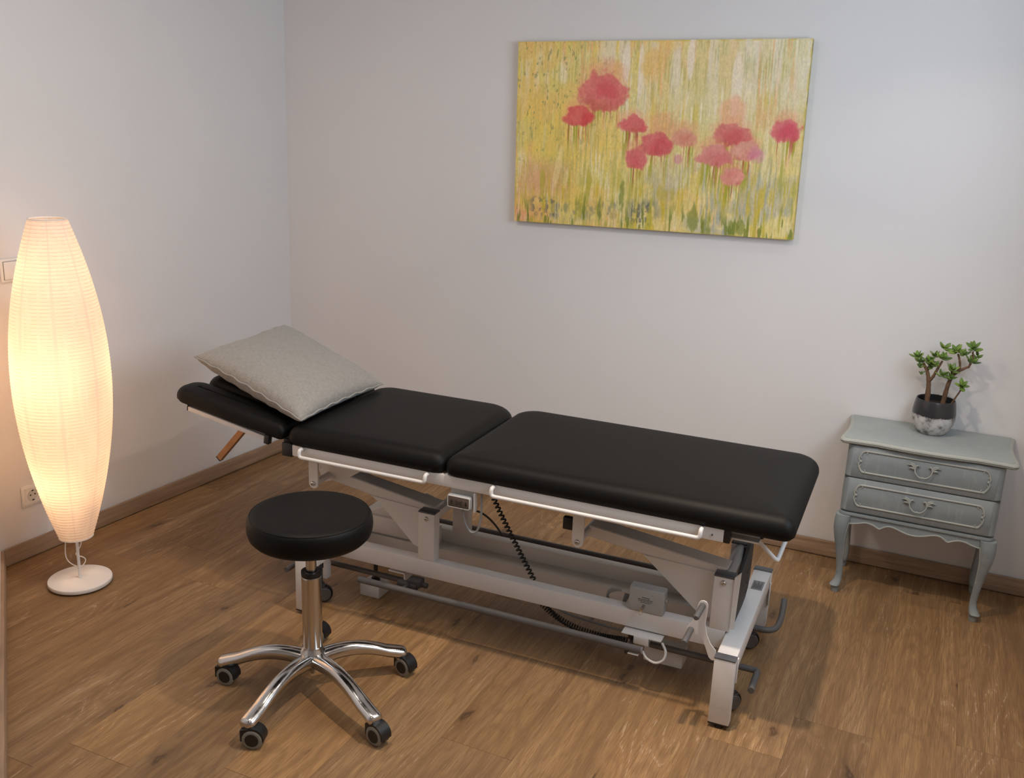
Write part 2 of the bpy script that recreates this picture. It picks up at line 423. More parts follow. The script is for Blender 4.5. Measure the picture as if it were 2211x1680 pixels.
# back wall, local x along the wall, local y into it
sB0 = corner.dot(dB); sB1 = 0.60
oriented('wall_back', box((sB0-.15, 0, 0), (sB1, .12, ZC), 0), M_wall, nB*wB, thB)
sL1 = corner.dot(dL); sL0 = 1.60
oriented('wall_left', box((sL0, 0, 0), (sL1+.12, .12, ZC), 0), M_wall, nL*wL, thL)
# skirtings with a soft top edge
def skirting(name, s0, s1, n, c, th, h=.063):
    poly = [(c-.0, 0), (0, 0)]
    prof = [(-SKT+0.008, .004), (-SKT+0.008, h-.006), (-SKT+.0105, h-.001), (-SKT+.013, h), (0.0, h), (0.0, .004)]
    bm = prism([(y-0.008+.0, z) for y, z in prof], s0, s1, 'YZ')
    return oriented(name, bm, M_trim, n*(c+0.008), th)
skirting('baseboard_back', sB0+.012, .440, nB, cB-0.0045+.0045, thB)
skirting('baseboard_left', 1.84, sL1-.006, nL, cL, thL)
# right wall: perpendicular to the back wall, with a window opening
xr = 0.4475
PB = nB*wB
Prt = PB + dB*(xr - 0)               # foot of right wall at back wall (dB parameter)
thR = thB-math.pi/2                  # local x runs towards the camera side
bm = NB(); LR = 4.6; w0, w1, z0w, z1w = .74, 2.06, 1.20, 2.00
for a, b in (((0, 0, 0), (w0, .12, ZC)), ((w1, 0, 0), (LR, .12, ZC)), ((w0, 0, 0), (w1, .12, z0w)), ((w0, 0, z1w), (w1, .12, ZC))):
    add_box(bm, a, b, 0)
wallr = oriented('wall_right', bm, M_wall, Prt, thR)
for v in wallr.data.vertices: pass
bm = prism([(-.012, .004), (-.012, .057), (-.0095, .062), (-.007, .063), (0, .063), (0, .004)], 0.0, 2.6, 'YZ')
oriented('baseboard_right', bm, M_trim, Prt, thR)
# window in the right wall (outside the picture)
win = bpy.data.objects.new('window_1', None); COL.objects.link(win); win.location = Prt; win.rotation_euler = (0, 0, thR); win['kind'] = 'structure'
bm = NB()
for a, b in (((w0, .03, z0w), (w0+.05, .09, z1w)), ((w1-.05, .03, z0w), (w1, .09, z1w)), ((w0, .03, z0w), (w1, .09, z0w+.05)), ((w0, .03, z1w-.05), (w1, .09, z1w)), (((w0+w1)/2-.03, .03, z0w), ((w0+w1)/2+.03, .09, z1w))):
    add_box(bm, a, b, .004)
obj('window_frame', bm, M_frame, win)
# oblique wall at the far left, seen edge-on, with its skirting
A0 = Vector((-2.640, 2.016, 0)); A1 = Vector((-1.655, 1.2010, 0)); dO = (A1-A0).normalized(); thO = math.atan2(dO.y, dO.x)
LO = (A1-A0).length
# the room side is to the left of the direction (towards the couch)
oriented('wall_oblique', box((-.02, -.13, 0), (LO, -.012, ZC), 0), M_wall, A0, thO)
bm = prism([(0, .004), (0, .057), (-.0025, .062), (-.005, .063), (-.012, .063), (-.012, .004)], 0, LO, 'YZ')
oriented('baseboard_oblique', bm, M_trim, A0, thO)
# ceiling and the rest of the enclosure behind the camera
oriented('ceiling', box((-3.4, -1.6, ZC), (1.0, 3.8, ZC+.1), 0), M_ceil, (0, 0, 0), 0)
oriented('wall_front', box((-3.2, -1.35, 0), (.9, -1.25, ZC), 0), M_wall, (0, 0, 0), 0)
oriented('wall_side', box((-1.80, -1.3, 0), (-1.662, 1.193, ZC), 0), M_wall, (0, 0, 0), 0)

# floor: sub-floor slab plus individual vinyl oak planks
floor = oriented('floor', box((-3.3, -1.6, -.06), (.9, 3.75, -.0045), 0), simple('dark_underlay', (.03, .02, .014), .9), (0, 0, 0), 0)
PW, PL = 0.195, 1.17
thP = R(88.6); rotP = thP-math.pi/2
def plank_bm(L):
    return box((.0001, .0001, -.004), (PW-.0001, L-.0001, 0.0), .00035, 1)
pm = bpy.data.meshes.new('plank'); b_ = plank_bm(PL); b_.to_mesh(pm); b_.free(); pm.materials.append(M_floor)
x_ref, y_ref = 0.043, 2.35
joints = {0: 2.35, -1: 2.16, -7: 1.93, -8: 1.437, -9: 1.34, -10: 2.231, -11: 2.423, -12: 2.257}
rp = random.Random(3)
cP, sP = math.cos(rotP), math.sin(rotP)
for col in range(-15, 4):
    jy = joints.get(col, rp.uniform(1.2, 2.6))
    # column's right seam passes x_ref + col*PW at y_ref
    X = x_ref + (col-1)*PW
    k0 = -4
    for k in range(-3, 3):
        y = jy + k*PL
        if y > 3.6 or y+PL < -1.3: continue
        o = bpy.data.objects.new('plank', pm); COL.objects.link(o); o.parent = floor
        # move along the plank direction from y_ref
        o.location = (X - sP*(y-y_ref), y, 0); o.rotation_euler = (0, 0, rotP)
# trim planks that would run past the back wall is unnecessary: the wall stands on them

# ------------------------------------------------------------------ switch and socket on left wall (local x along wall, y into wall)
def on_left(name, label, cat):
    t = thing(name, label, cat, nL*(wL) , thL); return t
s0 = 1.9331; zc = .972
t = on_left('light_switch', 'square white rocker light switch beside the glowing lamp, high on the wall', 'switch')
obj('frame', box((s0, -.008, zc-.037), (s0+.074, 0, zc+.037), .003), M_elec, t)
obj('rocker', box((s0+.0095, -.0135, zc-.0275), (s0+.0645, -.0065, zc+.0275), .0015), M_elec, t)
obj('rocker_gap', box((s0+.0085, -.0086, zc-.0285), (s0+.0655, -.006, zc+.0285), 0), M_groove, t)
s0 = 1.9245; zc = .2165
t = on_left('power_socket', 'white wall socket with round recess, low behind the paper lamp', 'socket')
obj('frame', box((s0, -.008, zc-.037), (s0+.074, 0, zc+.037), .003), M_elec, t)
bm = NB(); add_prism(bm, [(s0+.0095, zc-.0275), (s0+.0645, zc-.0275), (s0+.0645, zc+.0275), (s0+.0095, zc+.0275)], -.0105, -.0065, 'XZ')
obj('cover_plate', bm, M_elec, t)
bm = NB(); cx = s0+.037
add_lathe(bm, [(.0205, -.0108), (.0195, -.0118), (.0185, -.0108), (.0175, -.0106), (0.0, -.0107)], 32, (0, 0, 0), 'Z')
for v in bm.verts: v.co = Vector((v.co.x+cx, v.co.z, v.co.y+zc))
obj('recess', bm, simple('recess_shade', (.62, .60, .57), .5), t)
bm = NB()
for dx, dz, rr in ((-.0085, .002, .0026), (.0085, .002, .0026)):
    b2 = NB(); add_lathe(b2, [(0, -.0113), (rr, -.0113), (rr, -.010), (0, -.010)], 16)
    for v in b2.verts: v.co = Vector((v.co.x+cx+dx, v.co.z, v.co.y+zc+dz))
    merge(bm, b2)
add_box(bm, (cx-.0035, -.0115, zc+.0145), (cx+.0035, -.010, zc+.0185), 0); add_box(bm, (cx-.0035, -.0115, zc-.0185), (cx+.0035, -.010, zc-.0145), 0)
obj('contact', bm, M_hole, t, label='dark contact holes and earth clips')

# ------------------------------------------------------------------ floor lamp
LX, LY = -2.3500, 2.0500
lamp = thing('floor_lamp', 'glowing white paper floor lamp, tall spindle shade on thin pole', 'lamp', (LX, LY, 0))
obj('base', lathe([(0, .004), (.088, .004), (.0955, .0065), (.0965, .009), (.0965, .0155), (.0955, .018), (.093, .019), (0, .019)], 72), M_lampm, lamp)
obj('base_foot', lathe([(0, 0), (.084, 0), (.084, .004), (0, .004)], 48), M_black, lamp)
obj('pole', tube([(0, 0, .018), (0, 0, 1.06)], .0046, 16), M_lampm, lamp)
# shade profile measured from the picture
prf = [(.165, .0500), (.176, .0545), (.283, .0850), (.407, .1130), (.558, .1340), (.705, .1400), (.848, .1295), (.95, .1115), (1.042, .0900), (1.12, .0665), (1.160, .0525)]
zs = np.array([p[0] for p in prf]); rs = np.array([p[1] for p in prf])
def shade_r(z):
    # smooth interpolation (cubic through Lagrange of neighbours)
    c = np.polyfit(zs, rs, 5); return float(np.polyval(c, z))
c5 = np.polyfit(zs, rs, 5)
prof = []; nr = 96
z = .165; dz = 1/96.0
while z < 1.160:
    r = float(np.polyval(c5, z)); prof.append((r+.0004, z)); prof.append((r-.0009, z+dz*.28)); prof.append((r-.0010, z+dz*.6)); z += dz
prof.append((float(np.polyval(c5, 1.160)), 1.160))
obj('lamp_shade', lathe(prof, 96), M_paper, lamp, angle=80)
def ring_bm(r, z, t): return tube([(r*math.cos(a), r*math.sin(a), z) for a in np.linspace(0, 2*math.pi, 49)[:-1]], t, 8, closed=True)
rt_ = float(np.polyval(c5, 1.160))
obj('top_rim', ring_bm(rt_, 1.161, .0016), M_lampm, lamp)
obj('bottom_rim', ring_bm(float(np.polyval(c5, .165)), .165, .0014), M_lampm, lamp)
bm = NB()
for a in (0.4, 2.5, 4.6): add_tube(bm, [(0, 0, 1.05), (rt_*math.cos(a)*.98, rt_*math.sin(a)*.98, 1.158)], .0013, 6)
obj('top_spider', bm, M_lampm, lamp)
M_bulb, nt_, b_ = nodes('bulb_glow'); b_.inputs['Emission Color'].default_value = (1, .62, .30, 1); b_.inputs['Emission Strength'].default_value = 4
for zb in (.36, .74):
    obj('bulb', lathe([(0, zb-.03), (.012, zb-.028), (.014, zb-.012), (.024, zb+.008), (.027, zb+.022), (.022, zb+.038), (.01, zb+.046), (0, zb+.048)], 24, (.022, 0, 0)), M_bulb, lamp)
    obj('bulb_holder', lathe([(0, zb-.075), (.016, zb-.075), (.017, zb-.03), (0, zb-.03)], 20, (.022, 0, 0)), M_lampm, lamp)
# cord: hangs out of the shade in a loop on the left and a small one on the right
def toward(px, py, pz): return (px, py, pz)
fx, fy = -LX/math.hypot(LX, LY), -LY/math.hypot(LX, LY)      # towards camera
sx_, sy_ = fy, -fx                                           # to the viewer's right is (-fy?, fx?)
sx_, sy_ = -fy, fx
sgn = 1 if (Vector((sx_, sy_, 0)).dot(rt2) > 0) else -1
sx_, sy_ = sx_*sgn, sy_*sgn
def lp(side, z, depth=0.0): return (sx_*side+fx*depth, sy_*side+fy*depth, z)
pts = [lp(-.030, .20, -.01), lp(-.0325, .150, -.01), lp(-.036, .105, -.01), lp(-.030, .078, -.01), lp(-.012, .058, -.012), lp(.006, .053, -.012), lp(.018, .063, -.014), lp(.020, .074, -.016), lp(.010, .084, -.016), lp(-.002, .088, -.016), lp(-.006, .097, -.016), lp(.000, .107, -.014), lp(.010, .125, -.012), lp(.013, .150, -.010), lp(.012, .20, -.01)]
obj('power_cord', tube(smooth_path(pts, 6), .0017, 8), M_lampm, lamp)
for i, (zb, pw) in enumerate(((.38, .70), (.70, 1.35), (1.00, .42))):
    l = light('bulb_light', 'POINT', (LX+.0, LY+.0, zb), pw, (1.0, .60, .33), .028)
    l.location = (LX-.03, LY, zb)

# ------------------------------------------------------------------ treatment couch (drawn in world coordinates)
L0 = Vector((-0.96, 2.49, 0))
couch = thing('treatment_couch', 'black padded treatment couch on white steel lifting frame', 'treatment couch', L0)
def part(name, bm, mat, parent=couch, **k): return obj(name, bm, mat, parent, off=L0, **k)

def cushion(u0, u1, v0, v1, zb, zt, rc=(.05, .05, .05, .05), er=.028, bulge=.010, crown=.006, M=None, nseg=8):
    """padded slab; rc = corner radii at (u0v0, u1v0, u1v1, u0v1)"""
    bm = NB(); T = zt-zb
    def outline(ins):
        pts = []
        cs = [((u0, v0), rc[0], 180), ((u1, v0), rc[1], 270), ((u1, v1), rc[2], 0), ((u0, v1), rc[3], 90)]
        for (cx, cy), r, a0 in cs:
            r2 = max(r-ins*.6, .004)
            ix = ins; sx = 1 if cx == u0 else -1; sy = 1 if cy == v0 else -1
            ox, oy = cx+sx*(ix+r2), cy+sy*(ix+r2)
            for k in range(nseg+1):
                a = R(a0+90*k/nseg); pts.append((ox+r2*math.cos(a), oy+r2*math.sin(a)))
        return pts
    # (inset, z) profile from the underside centre to the top
    prof = [(er*.5, 0), (er*.15, 0), (.002, .004), (-bulge*.35, T*.16), (-bulge*.5, T*.32)]
    for k in range(1, 9):
        a = math.pi/2*k/8; prof.append((-bulge*.5+(er+bulge*.5)*(1-math.cos(a)), T*.32+(T*.62)*math.sin(a)))
    W = min(u1-u0, v1-v0)
    for f in (.14, .24, .34): prof.append((er+W*(f-.10), T*.94+T*.06*min(1, (f)*2.6)))
    rings = [[bm.verts.new((x, y, zb+z)) for x, y in outline(i)] for i, z in prof]
    n = len(rings[0])
    for A, B in zip(rings, rings[1:]):
        for k in range(n): bm.faces.new((A[k], A[(k+1) % n], B[(k+1) % n], B[k]))
    bm.faces.new(rings[0][::-1]); bm.faces.new(rings[-1])
    if M is not None: bmesh.ops.transform(bm, matrix=M, verts=bm.verts)
    return bm
VN, VF = 2.232, 2.782
ZB, ZT = .533, .597
part('leg_cushion', cushion(-1.140, -.203, VN, VF, ZB, ZT, (.03, .024, .060, .07), er=.036), M_vinyl)
part('back_cushion', cushion(-1.668, -1.150, VN, VF, ZB, ZT, (.035, .03, .09, .06), er=.036), M_vinyl)
# head section rises slightly: three pads tilted about the hinge line
HM = Matrix.Translation((-1.685, 0, .5375)) @ Matrix.Rotation(R(9.2), 4, 'Y') @ Matrix.Translation((1.685, 0, -.548))
part('arm_pad', cushion(-2.105, -1.690, 2.236, 2.352, .550, .598, (.040, .016, .02, .045), er=.022, bulge=.006, M=HM), M_vinyl)
part('arm_pad', cushion(-2.105, -1.690, 2.664, 2.778, .548, .600, (.045, .03, .03, .045), er=.026, M=HM), M_vinyl)
HM2 = Matrix.Translation((-1.685, 0, .552)) @ Matrix.Rotation(R(8.0), 4, 'Y') @ Matrix.Translation((1.685, 0, -.552))
part('head_cushion', cushion(-2.080, -1.690, 2.362, 2.654, .552, .606, (.04, .03, .03, .04), er=.026, M=HM2), M_vinyl)
# steel under the head pads
HR = Matrix.Translation((-1.752, 0, .533)) @ Matrix.Rotation(R(9.8), 4, 'Y') @ Matrix.Translation((1.752, 0, -.533))
for v in (2.242, 2.758):
    part('head_rail', box((-2.048, v, .527), (-1.756, v+.014, .541), .0015, M=HR), M_white)
    part('end_plug', box((-1.756, v-.002, .519), (-1.738, v+.016, .549), .002, M=HR), M_black)
    part('end_plug', box((-2.052, v, .526), (-2.048, v+.014, .548), .001, M=HR), M_black)
part('head_crossbar', box((-1.93, 2.262, .532), (-1.90, 2.75, .546), .002, M=HM), M_white)
# brown square support strut with black foot cap
sd = Vector((-.105, 0, -.114)).normalized()
p1 = Vector((-1.950, 2.50, .545)); p2 = Vector((-2.148, 2.50, .322))
def strut(a, b, h, v0, v1):
    n = Vector((-sd.z, 0, sd.x))*h
    return prism([((a-n).x, (a-n).z), ((b-n).x, (b-n).z), ((b+n).x, (b+n).z), ((a+n).x, (a+n).z)], v0, v1, 'XZ', .001)
part('support_strut', strut(p1, p2, .0105, 2.490, 2.509), M_bronze, label='brown square steel strut')
part('strut_cap', strut(p2, p2+sd*.0035, .0108, 2.4895, 2.5095), M_black)
part('strut_hook', tube(smooth_path([p2+Vector((.014, -.004, .016)), p2+Vector((.020, -.006, .012)), p2+Vector((.017, -.006, .004)), p2+Vector((.010, -.004, .006))], 5), .0012, 6), M_steel)
# hinge blocks
part('hinge_bracket', box((-1.700, 2.262, .497), (-1.652, 2.285, .538), .003), M_black)
part('hinge_bracket', box((-1.700, 2.73, .497), (-1.652, 2.753, .538), .003), M_black)
part('hinge_rod', tube([(-1.73, 2.275, .545), (-1.73, 2.74, .545)], .006, 10), M_white)
# couch frame
for v in (2.238, 2.747):
    part('side_rail', box((-1.652, v, .499), (-.366, v+.020, .5335), .002), M_white)
    part('end_plug', box((-.366, v-.0005, .4985), (-.350, v+.0205, .534), .002), M_black)
for u in (-1.640, -1.16, -1.10, -.60, -.40):
    part('cross_member', box((u, 2.258, .508), (u+.03, 2.747, .530), .002), M_white)
part('end_block', box((-1.688, 2.236, .494), (-1.652, 2.262, .536), .003), M_black)
# tubes carrying the foot end
for v, ue in ((2.290, -.285), (2.33, -.262), (2.66, -.262)):
    part('extension_tube', box((-.62, v, .506), (ue, v+.022, .528), .0015), M_white)
    part('end_plug', box((ue, v-.0005, .5055), (ue+.008, v+.0225, .5285), .0015), M_black)
part('extension_panel', box((-.36, 2.262, .502), (-.283, 2.29, .507), .001), M_white)
# accessory rods
def rod(u0, u1, v):
    o = -.022 if v < 2.5 else .022
    vv = v if v < 2.5 else v+.02
    return tube(round_corners([(u0, vv, .527), (u0, vv+o*.9, .530), (u0, vv+o, .508), (u1, vv+o, .508), (u1, vv+o*.9, .530), (u1, vv, .527)], .010, 5), .0056, 12)
for v in (2.238, 2.747):
    part('accessory_rod', rod(-1.612, -1.193, v), M_white)
    part('accessory_rod', rod(-.990, -.420, v), M_white)
# screw hole in the rail
b2 = bolt((-.394, 2.238, .515), .0018); part('screw', b2, M_black)
# paper roll holder: bent rod under the foot end
part('roll_holder', tube(round_corners([(-.345, 2.350, .512), (-.335, 2.350, .508), (-.244, 2.351, .428), (-.242, 2.66, .428), (-.335, 2.66, .508)], .014, 6), .0058, 12), M_white)

# lugs that carry the top on the lift arms
def lug(u, zc_, v):
    pts = [(u-.0165, .506), (u+.0165, .506), (u+.0165, zc_)]
    for k in range(1, 12):
        a = math.pi*k/12; pts.append((u+.0165*math.cos(a), zc_-.0165*math.sin(a)))
    pts.append((u-.0165, zc_))
    return prism(pts, v, v+.008, 'XZ', .0008)
for u, zc_ in ((-1.622, .3955), (-.7655, .3885)):
    for v in (2.300, 2.672):
        part('lug', lug(u, zc_, v), M_white)
        if v < 2.5: part('bolt', bolt((u, v, zc_)), M_steel)
    part('pivot_tube', tube([(u, 2.308, zc_), (u, 2.672, zc_)], .011, 16), M_white)
    part('lug_crossbar', box((u-.016, 2.308, .470), (u+.016, 2.672, .498), .002), M_white)
part('tube_plug', box((-.815, 2.312, .412), (-.786, 2.330, .448), .003), M_black)
part('mounting_plate', prism([(-1.668, .425), (-1.644, .368), (-1.548, .400), (-1.50, .432), (-1.50, .475), (-1.668, .475)], 2.3835, 2.3875, 'XZ', .0008), M_white)
for u, z in ((-1.655, .415), (-1.640, .378), (-1.600, .391)): part('screw', bolt((u, 2.3835, z), .0050, depth=.0015), M_white)

# parallelogram lift arms: rectangular tube + triangular gusset plate
def arm(ua, za, ub, zb_, v0, v1, h=.036):
    d = Vector((ub-ua, 0, zb_-za)); n = Vector((-d.z, 0, d.x)).normalized()
    if n.z < 0: n = -n
    bm = NB(); vs = []
    A = Vector((ua, 0, za)); B = Vector((ub, 0, zb_))
    poly = [A-n*h/2, B-n*h/2, B+n*h/2, A+n*h/2]
    return prism([(p.x, p.z) for p in poly], v0, v1, 'XZ', .003)
part('lift_arm', arm(-1.622, .3955, -1.250, .3420, 2.388, 2.450), M_white)
part('lift_arm', arm(-.7655, .3885, -.371, .3420, 2.388, 2.450), M_white)
part('gusset_plate', prism([(-.601, .352), (-.43, .210), (-.385, .210), (-.372, .33), (-.372, .345)], 2.3845, 2.3885, 'XZ', .0006), M_white)
part('gusset_plate', prism([(-1.470, .356), (-1.436, .336), (-1.318, .224), (-1.262, .214), (-1.250, .335), (-1.252, .345)], 2.3845, 2.3885, 'XZ', .0006), M_white)
part('pivot_shaft', tube([(-.3695, 2.375, .3425), (-.3695, 2.590, .3425)], .0165, 20), M_gtube, label='grey painted pivot shaft')
part('pivot_shaft', box((-1.266, 2.375, .326), (-1.236, 2.590, .350), .003), M_white)
# lower frame
VNR, VFR = 2.3385, 2.572
part('base_rail', box((-1.600, VNR, .1515), (-.3525, VNR+.036, .2050), .0022), M_white)
part('base_rail', box((-1.600, VFR, .1515), (-.3525, VFR+.036, .2050), .0022), M_white)
part('tie_beam', box((-1.590, 2.514, .110), (-.42, 2.5715, .1625), .003), M_white)
def post(u, v, z1=.3575):
    part('post', box((u, v, .2045), (u+.0535, v+.035, z1), .0018), M_white)
    part('post_cap', box((u-.0008, v-.0008, z1-.001), (u+.0543, v+.0358, z1+.0045), .0016), M_cap, label='slate grey post cap')
for u in (-.3960, -1.2785):
    post(u, VNR+.001); post(u, VFR-.004)
part('bolt', bolt((-.3705, VNR+.001, .342), .0078), M_steel); part('bolt', bolt((-1.2515, VNR+.001, .3405), .0072), M_steel)
part('edge_plate', prism([(-.3425, .214), (-.331, .219), (-.3265, .383), (-.3425, .365)], 2.335, 2.339, 'XZ', .0004), M_white)
# end cross beams and legs
for u0 in (-.3523, -1.6280):
    part('cross_beam', box((u0+.001, 2.232, .150), (u0+.0525, 2.768, .1995), .0022), M_white)
    for v0, v1 in ((2.2057, 2.2330), (2.7660, 2.7933)):
        part('leg', box((u0, v0, .0145), (u0+.0535, v1, .1985), .0018), M_white)
        part('leg_cap', box((u0-.0006, v0-.0006, .1975), (u0+.0541, v1+.0006, .2018), .0014), M_cap, label='slate grey leg cap')
        part('leg_sole', box((u0-.0004, v0, .0105), (u0+.0539, v1, .015), .001), M_black)
        part('foot', lathe([(0, 0), (.0115, 0), (.0125, .003), (.0125, .008), (.006, .0115), (0, .0115)], 20, (u0+.027, (v0+v1)/2, 0)), M_black)
# leg guide strips visible on the right faces
part('guide_strip', box((-.2990, 2.2335, .125), (-.2955, 2.2435, .195), .001), M_white)
part('guide_strip', box((-.2990, 2.7560, .095), (-.2955, 2.7655, .170), .001), M_white)
# rating label on the right cross beam
lab = part('rating_label', box((-.3385, 2.632, .1993), (-.3060, 2.692, .2002), .0002), M_label, label='small grey metal rating label')
bm = NB()
for k in range(7): add_box(bm, (-.334+.0035*k, 2.640, .2001), (-.3325+.0035*k, 2.684-(k % 3)*.008, .20045), 0)
obj('lettering', bm, M_ink, lab, off=L0)
# charcoal motor cover beside the right post
cov = [(2.376, .2065), (2.500, .2065), (2.545, .212), (2.578, .232), (2.594, .262), (2.602, .335), (2.598, .356), (2.575, .370), (2.545, .366), (2.45, .334), (2.376, .314)]
part('motor_cover', prism(cov, -.3505, -.338, 'YZ', .003), M_cover)
for z in (.232, .262, .292): part('vent_slot', box((-.3385, 2.530, z), (-.3368, 2.566, z+.0035), .0005), M_black)
# castors
def castor(u, v, ang=60, r=.0285):
    M = Matrix.Translation((u, v, 0)) @ Matrix.Rotation(R(ang), 4, 'Z')
    bm = NB(); add_box(bm, (-.013, -.012, .050), (.013, .012, .064), .003); add_tube(bm, [(0, 0, .062), (0, 0, .150)], .006, 10)
    add_box(bm, (-.0135, -.006, .022), (-.0100, .020, .054), .001); add_box(bm, (.0100, -.006, .022), (.0135, .020, .054), .001)
    bmesh.ops.transform(bm, matrix=M, verts=bm.verts)
    f = part('castor_fork', bm, M_dgrey)
    b2 = NB(); add_lathe(b2, [(0, -.008), (r*.75, -.008), (r*.8, -.0070), (r*.93, -.0085), (r, -.005), (r, .005), (r*.93, .0085), (r*.8, .0070), (r*.75, .008), (0, .008)], 32, (0, .008, r), 'X')
    bmesh.ops.transform(b2, matrix=M, verts=b2.verts); obj('castor_wheel', b2, M_black, f, off=L0)
    b3 = NB(); add_lathe(b3, [(0, -.0150), (r*.70, -.0148), (r*.78, -.0125), (r*.78, .0125), (r*.70, .0148), (0, .0150)], 32, (0, .008, r), 'X')
    bmesh.ops.transform(b3, matrix=M, verts=b3.verts); obj('hub_cap', b3, M_tube, f, off=L0)
castor(-.3200, 2.302, -50); castor(-.3330, 2.645, -62); castor(-1.6030, 2.304, -52); castor(-1.6020, 2.640, -50)
bm = box((-1.632, 2.338, .060), (-1.606, 2.366, .152), .002)
part('castor_post', bm, M_white); part('post_slot', prism([(-1.6215, .098), (-1.6165, .098), (-1.6165, .122), (-1.6215, .122)], 2.3372, 2.3382, 'XZ'), M_black)
part('castor_post', box((-1.606, 2.62, .060), (-1.578, 2.65, .152), .002), M_white)
# pedal shafts with their bent ends, foot bars
part('pedal_shaft', tube(round_corners([(-1.720, 2.285, .090), (-1.720, 2.394, .090), (-1.290, 2.394, .090)], .012, 5), .0085, 14), M_tube)
part('pedal_shaft', tube(round_corners([(-.560, 2.380, .090), (-.262, 2.380, .090), (-.262, 2.276, .090)], .012, 5), .0088, 14), M_tube)
part('pedal_shaft', tube(round_corners([(-1.30, 2.610, .090), (-.255, 2.610, .090), (-.247, 2.690, .094), (-.2515, 2.757, .125)], .045, 8), .0090, 14), M_tube)
part('foot_bar', tube([(-1.4425, 2.270, .130), (-.5560, 2.270, .130)], .0098, 16), M_tube, label='long grey foot bar along the near side')
part('foot_bar', tube([(-1.4425, 2.773, .130), (-.5560, 2.773, .130)], .0098, 16), M_tube, label='long dark foot bar along the far side')
for v in (2.270, 2.775):
    part('bar_end', tube([(-.5560, v, .130), (-.5545, v, .130)], .0092, 16), M_gtube)
part('shaft_bracket', add_box(box((-1.384, 2.345, .138), (-1.328, 2.372, .1425), .001), (-1.334, 2.352, .088), (-1.3295, 2.398, .1425), .001), M_white)
part('shaft_bush', tube([(-1.331, 2.318, .124), (-1.268, 2.318, .124)], .0120, 18), M_dgrey)
part('shaft_pin', tube([(-1.272, 2.318, .124), (-1.265, 2.318, .124)], .0042, 12), M_steel)
part('clamp_block', box((-1.300, 2.310, .122), (-1.256, 2.345, .146), .004), M_dgrey)
part('clamp_knob', tube([(-1.262, 2.330, .128), (-1.240, 2.330, .128)], .008, 14), M_dgrey)
part('bar_lever', box((-1.300, 2.268, .120), (-1.288, 2.322, .134), .002), M_dgrey); part('bar_lever', box((-.604, 2.272, .106), (-.594, 2.385, .122), .002), M_dgrey)
# feet boxes of the lifting units near the floor
part('lift_foot', box((-1.520, 2.399, .0), (-1.450, 2.463, .040), .002), M_wbox, label='small white box standing on the floor')
part('foot_socket', lathe([(0, .040), (.014, .040), (.014, .052), (.008, .054), (0, .054)], 20, (-1.484, 2.436, 0)), M_black)
part('foot_stem', tube([(-1.484, 2.436, .05), (-1.484, 2.436, .155)], .0065, 12), M_dgrey)
part('foot_switch_box', box((-.580, 2.392, .028), (-.468, 2.452, .076), .004), M_wbox)
part('tray', add_box(box((-.626, 2.308, .1440), (-.514, 2.375, .1472), .0014), (-.590, 2.306, .124), (-.548, 2.309, .146), .001), M_white, label='flat white tray under the near base rail')
part('tray_tab', box((-.592, 2.262, .1145), (-.562, 2.282, .1175), .0008), M_white)
part('spring_block', box((-.612, 2.330, .118), (-.580, 2.350, .1435), .002), M_black)
part('cable_loop', tube(smooth_path([(-.560, 2.300, .110), (-.545, 2.290, .098), (-.520, 2.288, .092), (-.500, 2.290, .105), (-.497, 2.300, .125), (-.512, 2.315, .140)], 6), .0035, 10), M_wbox)
# control box with a printed warning, pin and side screw
cb = part('control_box', box((-.6195, 2.336, .2055), (-.5215, 2.372, .2760), .0035, 3), M_gbox)
def text_obj(name, body, size, loc, parent, mat, rot=(math.pi/2, 0, 0)):
    c = bpy.data.curves.new(name, 'FONT'); c.body = body; c.size = size; c.extrude = .0001; c.resolution_u = 2
    o = bpy.data.objects.new(name, c); COL.objects.link(o)
    dg = bpy.context.evaluated_depsgraph_get(); me = bpy.data.meshes.new_from_object(o.evaluated_get(dg))
    bpy.data.objects.remove(o)
    o = bpy.data.objects.new(name, me); COL.objects.link(o); me.materials.clear(); me.materials.append(mat)
    o.parent = parent; o.location = Vector(loc)-L0; o.rotation_euler = rot; return o
text_obj('warning_text', 'Achtung !', .0062, (-.5835, 2.3356, .2485), cb, M_ink)
bm = NB(); rr = random.Random(5)
for row, (x0, x1) in enumerate(((-.594, -.552), (-.592, -.553), (-.586, -.559))):
    x = x0
    while x < x1:
        wd = rr.uniform(.002, .0048); add_box(bm, (x, 2.3354, .2437-row*.0045), (min(x+wd, x1), 2.3361, .2450-row*.0045), 0); x += wd+.0011
add_box(bm, (-.5565, 2.3354, .2595), (-.5550, 2.3361, .261), 0)
obj('small_print', bm, M_ink, cb, off=L0)
obj('safety_pin', add_tube(tube([(-.5760, 2.338, .2265), (-.5760, 2.318, .2240)], .0046, 14), [(-.5760, 2.322, .224), (-.5760, 2.310, .2230)], .0032, 12), M_steel, cb, off=L0)
obj('pin_ring', tube(smooth_path([(-.577, 2.315, .222), (-.581, 2.313, .216), (-.582, 2.313, .211), (-.578, 2.313, .209), (-.574, 2.314, .214), (-.575, 2.315, .221)], 4), .0006, 6), M_steel, cb, off=L0)
bm = NB(); add_lathe(bm, [(0, -.004), (.006, -.004), (.0075, -.001), (.0075, .004), (0, .004)], 16, (-.5185, 2.352, .247), 'X'); obj('side_screw', bm, M_steel, cb, off=L0)
part('cable_gland', tube([(-.6195, 2.352, .250), (-.645, 2.353, .2475)], lambda t: .0075-.004*t, 12), M_gbox)
bm = NB()
